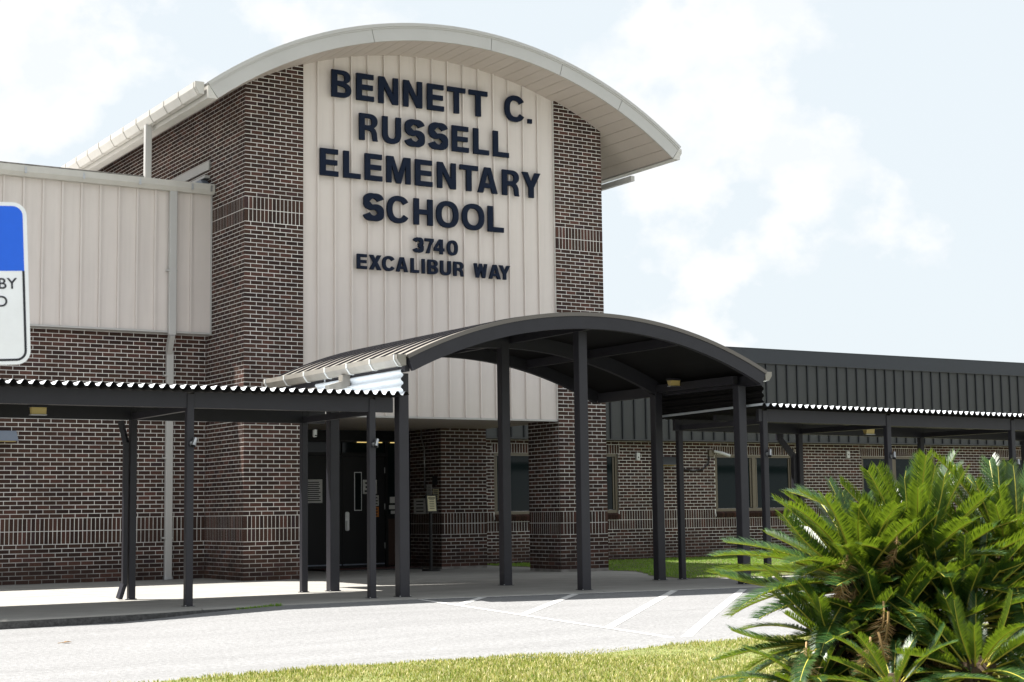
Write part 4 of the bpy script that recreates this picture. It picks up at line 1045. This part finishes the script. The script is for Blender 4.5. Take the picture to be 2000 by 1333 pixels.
def sign_text(s, v, size, right=None, k='sign_black'):
    cu = bpy.data.curves.new('lettering', 'FONT'); cu.body = s; cu.size = size; cu.align_x = 'CENTER' if right is None else 'RIGHT'; cu.extrude = 0.0002; cu.offset = 0.0004
    cu.space_character = 1.06
    tmp = bpy.data.objects.new('tmp', cu); col.objects.link(tmp); bpy.context.view_layer.update()
    dg = bpy.context.evaluated_depsgraph_get(); me = bpy.data.meshes.new_from_object(tmp.evaluated_get(dg)); bpy.data.objects.remove(tmp)
    me.name = 'lettering'; me.transform(SM @ Matrix.Translation((0 if right is None else right, v, 0.0012))); me.materials.clear(); me.materials.append(MT[k]); link('lettering', me, ps)
sign_text('PARKING BY', -0.016, 0.043, right=SW/2-0.032)
sign_text('DISABLED', -0.066, 0.043, right=SW/2-0.057)
sign_text('PERMIT', -0.116, 0.041)
sign_text('ONLY', -0.166, 0.043)
# wheelchair symbol, white on the blue field
def poly_on_sign(pts, k, name, d=0.0013):
    q = MB().use(k); q.v = [tuple(so+SXr*u+SYr*v+SN*d) for (u, v) in pts]; q.face(range(len(pts))); return q
sy = MB().use('sign_white')
def seg(path, w):
    for (a, b) in zip(path, path[1:]):
        dx, dy_ = b[0]-a[0], b[1]-a[1]; ln = math.hypot(dx, dy_); nx, ny = -dy_/ln*w/2, dx/ln*w/2; st = len(sy.v)
        for (u, v) in ((a[0]-nx, a[1]-ny), (b[0]-nx, b[1]-ny), (b[0]+nx, b[1]+ny), (a[0]+nx, a[1]+ny)): sy.v.append(tuple(so+SXr*u+SYr*v+SN*0.0013))
        sy.face((st, st+1, st+2, st+3))
seg([(-0.012+0.042*math.cos(R(a)), 0.095+0.042*math.sin(R(a))) for a in range(130, 385, 15)], 0.011)
seg([(-0.02, 0.172), (-0.014, 0.118), (0.026, 0.118), (0.048, 0.068), (0.064, 0.074)], 0.012)
seg([(-0.017, 0.145), (0.016, 0.145)], 0.010)
seg([(-0.022+0.006*math.cos(R(a)), 0.19+0.006*math.sin(R(a))) for a in range(0, 361, 30)], 0.012)
sy.build('wheelchair_symbol', ps, fix=False)
pp = so-SN*0.03
mb('steel').extrude(rrect(pp[0], pp[1], 0.05, 0.04, 0.008), 'z', gz_-0.05, so[2]+SH/2-0.01).build('post', ps)
for v in (-0.19, 0.19):
    c = so+SYr*v; MB().use('steel').tube([tuple(c-SN*0.008), tuple(c+SN*0.004)], 0.007, 8).build('bolt', ps)

# ------------------------------------------------------------------ sago palms
def frond_mesh(Lf, a0, a1, leaf, vee, nl, dry=False, seed=0):
    """one pinnate frond: base at the origin, rising along +x with elevation a0 at the base bending to a1 at the tip"""
    r = np.random.default_rng(seed); n = 24; pts = [np.zeros(3)]; tan = []
    for i in range(n):
        e_ = R(a0+(a1-a0)*((i+0.5)/n)**1.25); d = np.array([math.cos(e_), 0.02*math.sin(i*0.4+seed), math.sin(e_)]); tan.append(d); pts.append(pts[-1]+d*Lf/n)
    tan.append(tan[-1]); q = MB().use('dry_rachis' if dry else 'rachis')
    q.tube(pts[::2], [0.0095*(1-0.75*i/12) for i in range(13)], 5)
    q.use('dry_leaf' if dry else 'leaf')
    for i in range(nl):
        t = 0.13+0.87*(i+0.5)/nl; f = t*n; j = min(int(f), n-1); p = pts[j]+(pts[j+1]-pts[j])*(f-j); d = tan[j]
        up = np.array([-d[2], 0, d[0]]); prof = min(1, (t-0.10)/0.22)**0.7*(1-max(0, (t-0.80)/0.20)**2.0*0.38)
        for s_ in (-1, 1):
            ln = leaf*prof*r.uniform(0.9, 1.08); side = np.array([0, s_, 0])
            fw = R(70-26*t+r.uniform(-4, 4)); vv = R(vee+r.uniform(-6, 6))
            if dry: vv = R(vee+r.uniform(-50, 30)); fw = R(45+r.uniform(-30, 30)); ln *= r.uniform(0.6, 1.1)
            dr = math.cos(fw)*d+math.sin(fw)*(math.cos(vv)*side+math.sin(vv)*up)
            w = 0.0049; wv = d*w; mid = p+dr*ln*0.55; tip = p+dr*ln-up*ln*(0.10 if not dry else r.uniform(-.2, .5))+d*ln*0.06
            b = len(q.v); q.v += [tuple(p-wv*0.7), tuple(p+wv*0.7), tuple(mid+wv), tuple(mid-wv), tuple(tip)]
            q.face((b, b+1, b+2, b+3)); q.face((b+3, b+2, b+4))
    return q.mesh('frond', fix=False)
FR = {}
for i, (Lf, a0, a1, lf, ve, nl) in enumerate([(0.90, 8, -16, 0.128, 26, 112), (0.94, 6, -26, 0.130, 22, 116), (0.82, 10, -8, 0.124, 30, 104), (0.72, 8, -4, 0.118, 36, 92), (0.64, 12, 10, 0.106, 40, 84), (0.88, 2, -34, 0.126, 20, 108), (0.78, -4, 22, 0.120, 30, 100)]):
    FR[i] = frond_mesh(Lf, a0, a1, lf, ve, nl, False, i+1)
DRY = [frond_mesh(0.62, -10, -75, 0.13, 5, 60, True, 40), frond_mesh(0.5, 0, -85, 0.12, 0, 52, True, 41)]
def at(px, py, d): return CAM+d*(CF+CR*(px-1000)/FPX-CU*(py-666.5)/FPX)
def palm(c, n, label, e_top, e_low, sc=1.0, trunk_h=0.4, dry=0, seed=0, az0=0.0, variants=(0, 1, 2, 3, 4, 5, 6), dry_el=(-25, 15)):
    r = random.Random(seed); gz = zlawn(c[0], c[1])
    t = thing('sago_palm', (c[0], c[1], gz), label, 'palm', 'sago palms in the lawn')
    tr = MB().use('trunk'); H = c[2]-gz
    tr.tube([(c[0], c[1], gz-0.05), (c[0]+0.01, c[1], gz+H*0.4), (c[0], c[1], c[2]-0.02), (c[0], c[1], c[2]+0.05)], [0.13*sc+0.02, 0.125*sc, 0.11*sc, 0.04*sc], 14)
    for k in range(60):                                               # leaf-base scales
        a = k*2.399; z = gz+H*(k/60); rr = 0.125*sc; tr.obox((c[0]+rr*math.cos(a), c[1]+rr*math.sin(a), z), (0.02*math.cos(a), 0.02*math.sin(a), 0.02), (-0.022*math.sin(a), 0.022*math.cos(a), 0), (0, 0, 0.012))
    tr.build('trunk', t)
    for k in range(n):
        f = (k+0.5)/n; az = az0+k*2.39996+r.uniform(-0.2, 0.2); el = e_top+(e_low-e_top)*f**0.85+r.uniform(-7, 7)
        vi = r.choice(variants); s_ = sc*(0.70+0.30*min(1, f*1.6))*r.uniform(0.9, 1.1)
        o = bpy.data.objects.new('frond', FR[vi]); col.objects.link(o); attach(o, t)
        o.location = (c[0]+0.05*sc*math.cos(az), c[1]+0.05*sc*math.sin(az), c[2]-0.10*sc*f)
        o.rotation_euler = (Matrix.Rotation(az, 4, 'Z') @ Matrix.Rotation(-R(el), 4, 'Y') @ Matrix.Rotation(R(r.uniform(-14, 14)), 4, 'X')).to_euler()
        o.scale = (s_, s_, s_)
    for k in range(dry):
        az = r.uniform(0, 6.28); o = bpy.data.objects.new('dry_frond', r.choice(DRY)); col.objects.link(o); attach(o, t)
        o.location = (c[0]+0.09*sc*math.cos(az), c[1]+0.09*sc*math.sin(az), c[2]-0.08)
        o.rotation_euler = (Matrix.Rotation(az, 4, 'Z') @ Matrix.Rotation(-R(r.uniform(*dry_el)), 4, 'Y') @ Matrix.Rotation(R(r.uniform(-40, 40)), 4, 'X')).to_euler()
        s_ = sc*r.uniform(0.7, 1.05); o.scale = (s_, s_, s_)
    return t
palm(at(1790, 1100, 9.3), 62, 'tallest sago palm, its upright fronds standing before the right wing', 86, -18, 0.98, dry=3, seed=3, az0=0.4)
palm(at(1680, 1120, 9.2), 60, 'sago palm on the left of the clump reaching over the road', 78, -16, 0.90, dry=3, seed=8, az0=2.0)
palm(at(1975, 1095, 9.5), 60, 'large sago palm cut by the right frame edge', 82, -25, 1.02, dry=3, seed=5, az0=1.0)
centre = palm(at(1740, 1215, 8.9), 40, 'mid height sago palm with brown dead fronds at the centre of the clump', 66, -35, 0.78, dry=8, seed=31, az0=0.9)
palm(at(1880, 1205, 9.0), 48, 'mid height sago palm in front of the large right hand one', 68, -35, 0.88, dry=3, seed=33, az0=2.9)
palm(at(1625, 1240, 8.9), 44, 'low sago palm at the left front of the clump', 60, -35, 0.74, dry=5, seed=35, az0=0.1)
palm(at(1745, 1335, 8.2), 28, 'small sago offset with straw coloured dead fronds in front', 62, -40, 0.58, dry=6, seed=12, az0=0.2)
palm(at(1905, 1300, 8.4), 40, 'low green sago palm at the right front of the clump', 68, -40, 0.76, dry=3, seed=15, az0=2.6)
palm(at(1590, 1340, 8.6), 32, 'lowest sago offset with browning tips at the lower left of the clump', 52, -35, 0.58, dry=6, seed=21, az0=1.2)
# withered fronds hanging in the middle of the clump
rd = random.Random(77)
for (px, py, d, az, el, sc_) in ((1655, 1085, 8.55, 3.9, -25, 0.50), (1725, 1175, 8.25, 4.4, -55, 0.52), (1735, 1195, 8.2, 4.0, -65, 0.50), (1750, 1035, 8.7, 4.4, -50, 0.42),
                                (1575, 1255, 8.3, 3.7, -25, 0.45), (1715, 1235, 8.05, 4.5, -60, 0.46), (1700, 1245, 8.05, 3.9, -50, 0.42)):
    o = bpy.data.objects.new('dry_frond', rd.choice(DRY)); col.objects.link(o); attach(o, centre)
    o.location = tuple(at(px, py, d+0.30)); o.scale = (sc_, sc_*1.5, sc_*1.3)
    o.rotation_euler = (Matrix.Rotation(az, 4, 'Z') @ Matrix.Rotation(-R(el), 4, 'Y') @ Matrix.Rotation(R(rd.uniform(-40, 40)), 4, 'X')).to_euler()

def inweed(q): return (np.abs(q[:, 1]-np.array([edge(x) for x in q[:, 0]])+0.03) < 0.035)
o = blades('weed_tuft', 260, (-2.75, -2.15, -6.6, -6.2), lambda x, y: zroad(x, y), 0.02, 0.06, 0.008, 'blade_green', inweed)
tag(o, 'thin line of green weeds growing at the end of the kerb', 'weeds', kind='stuff')
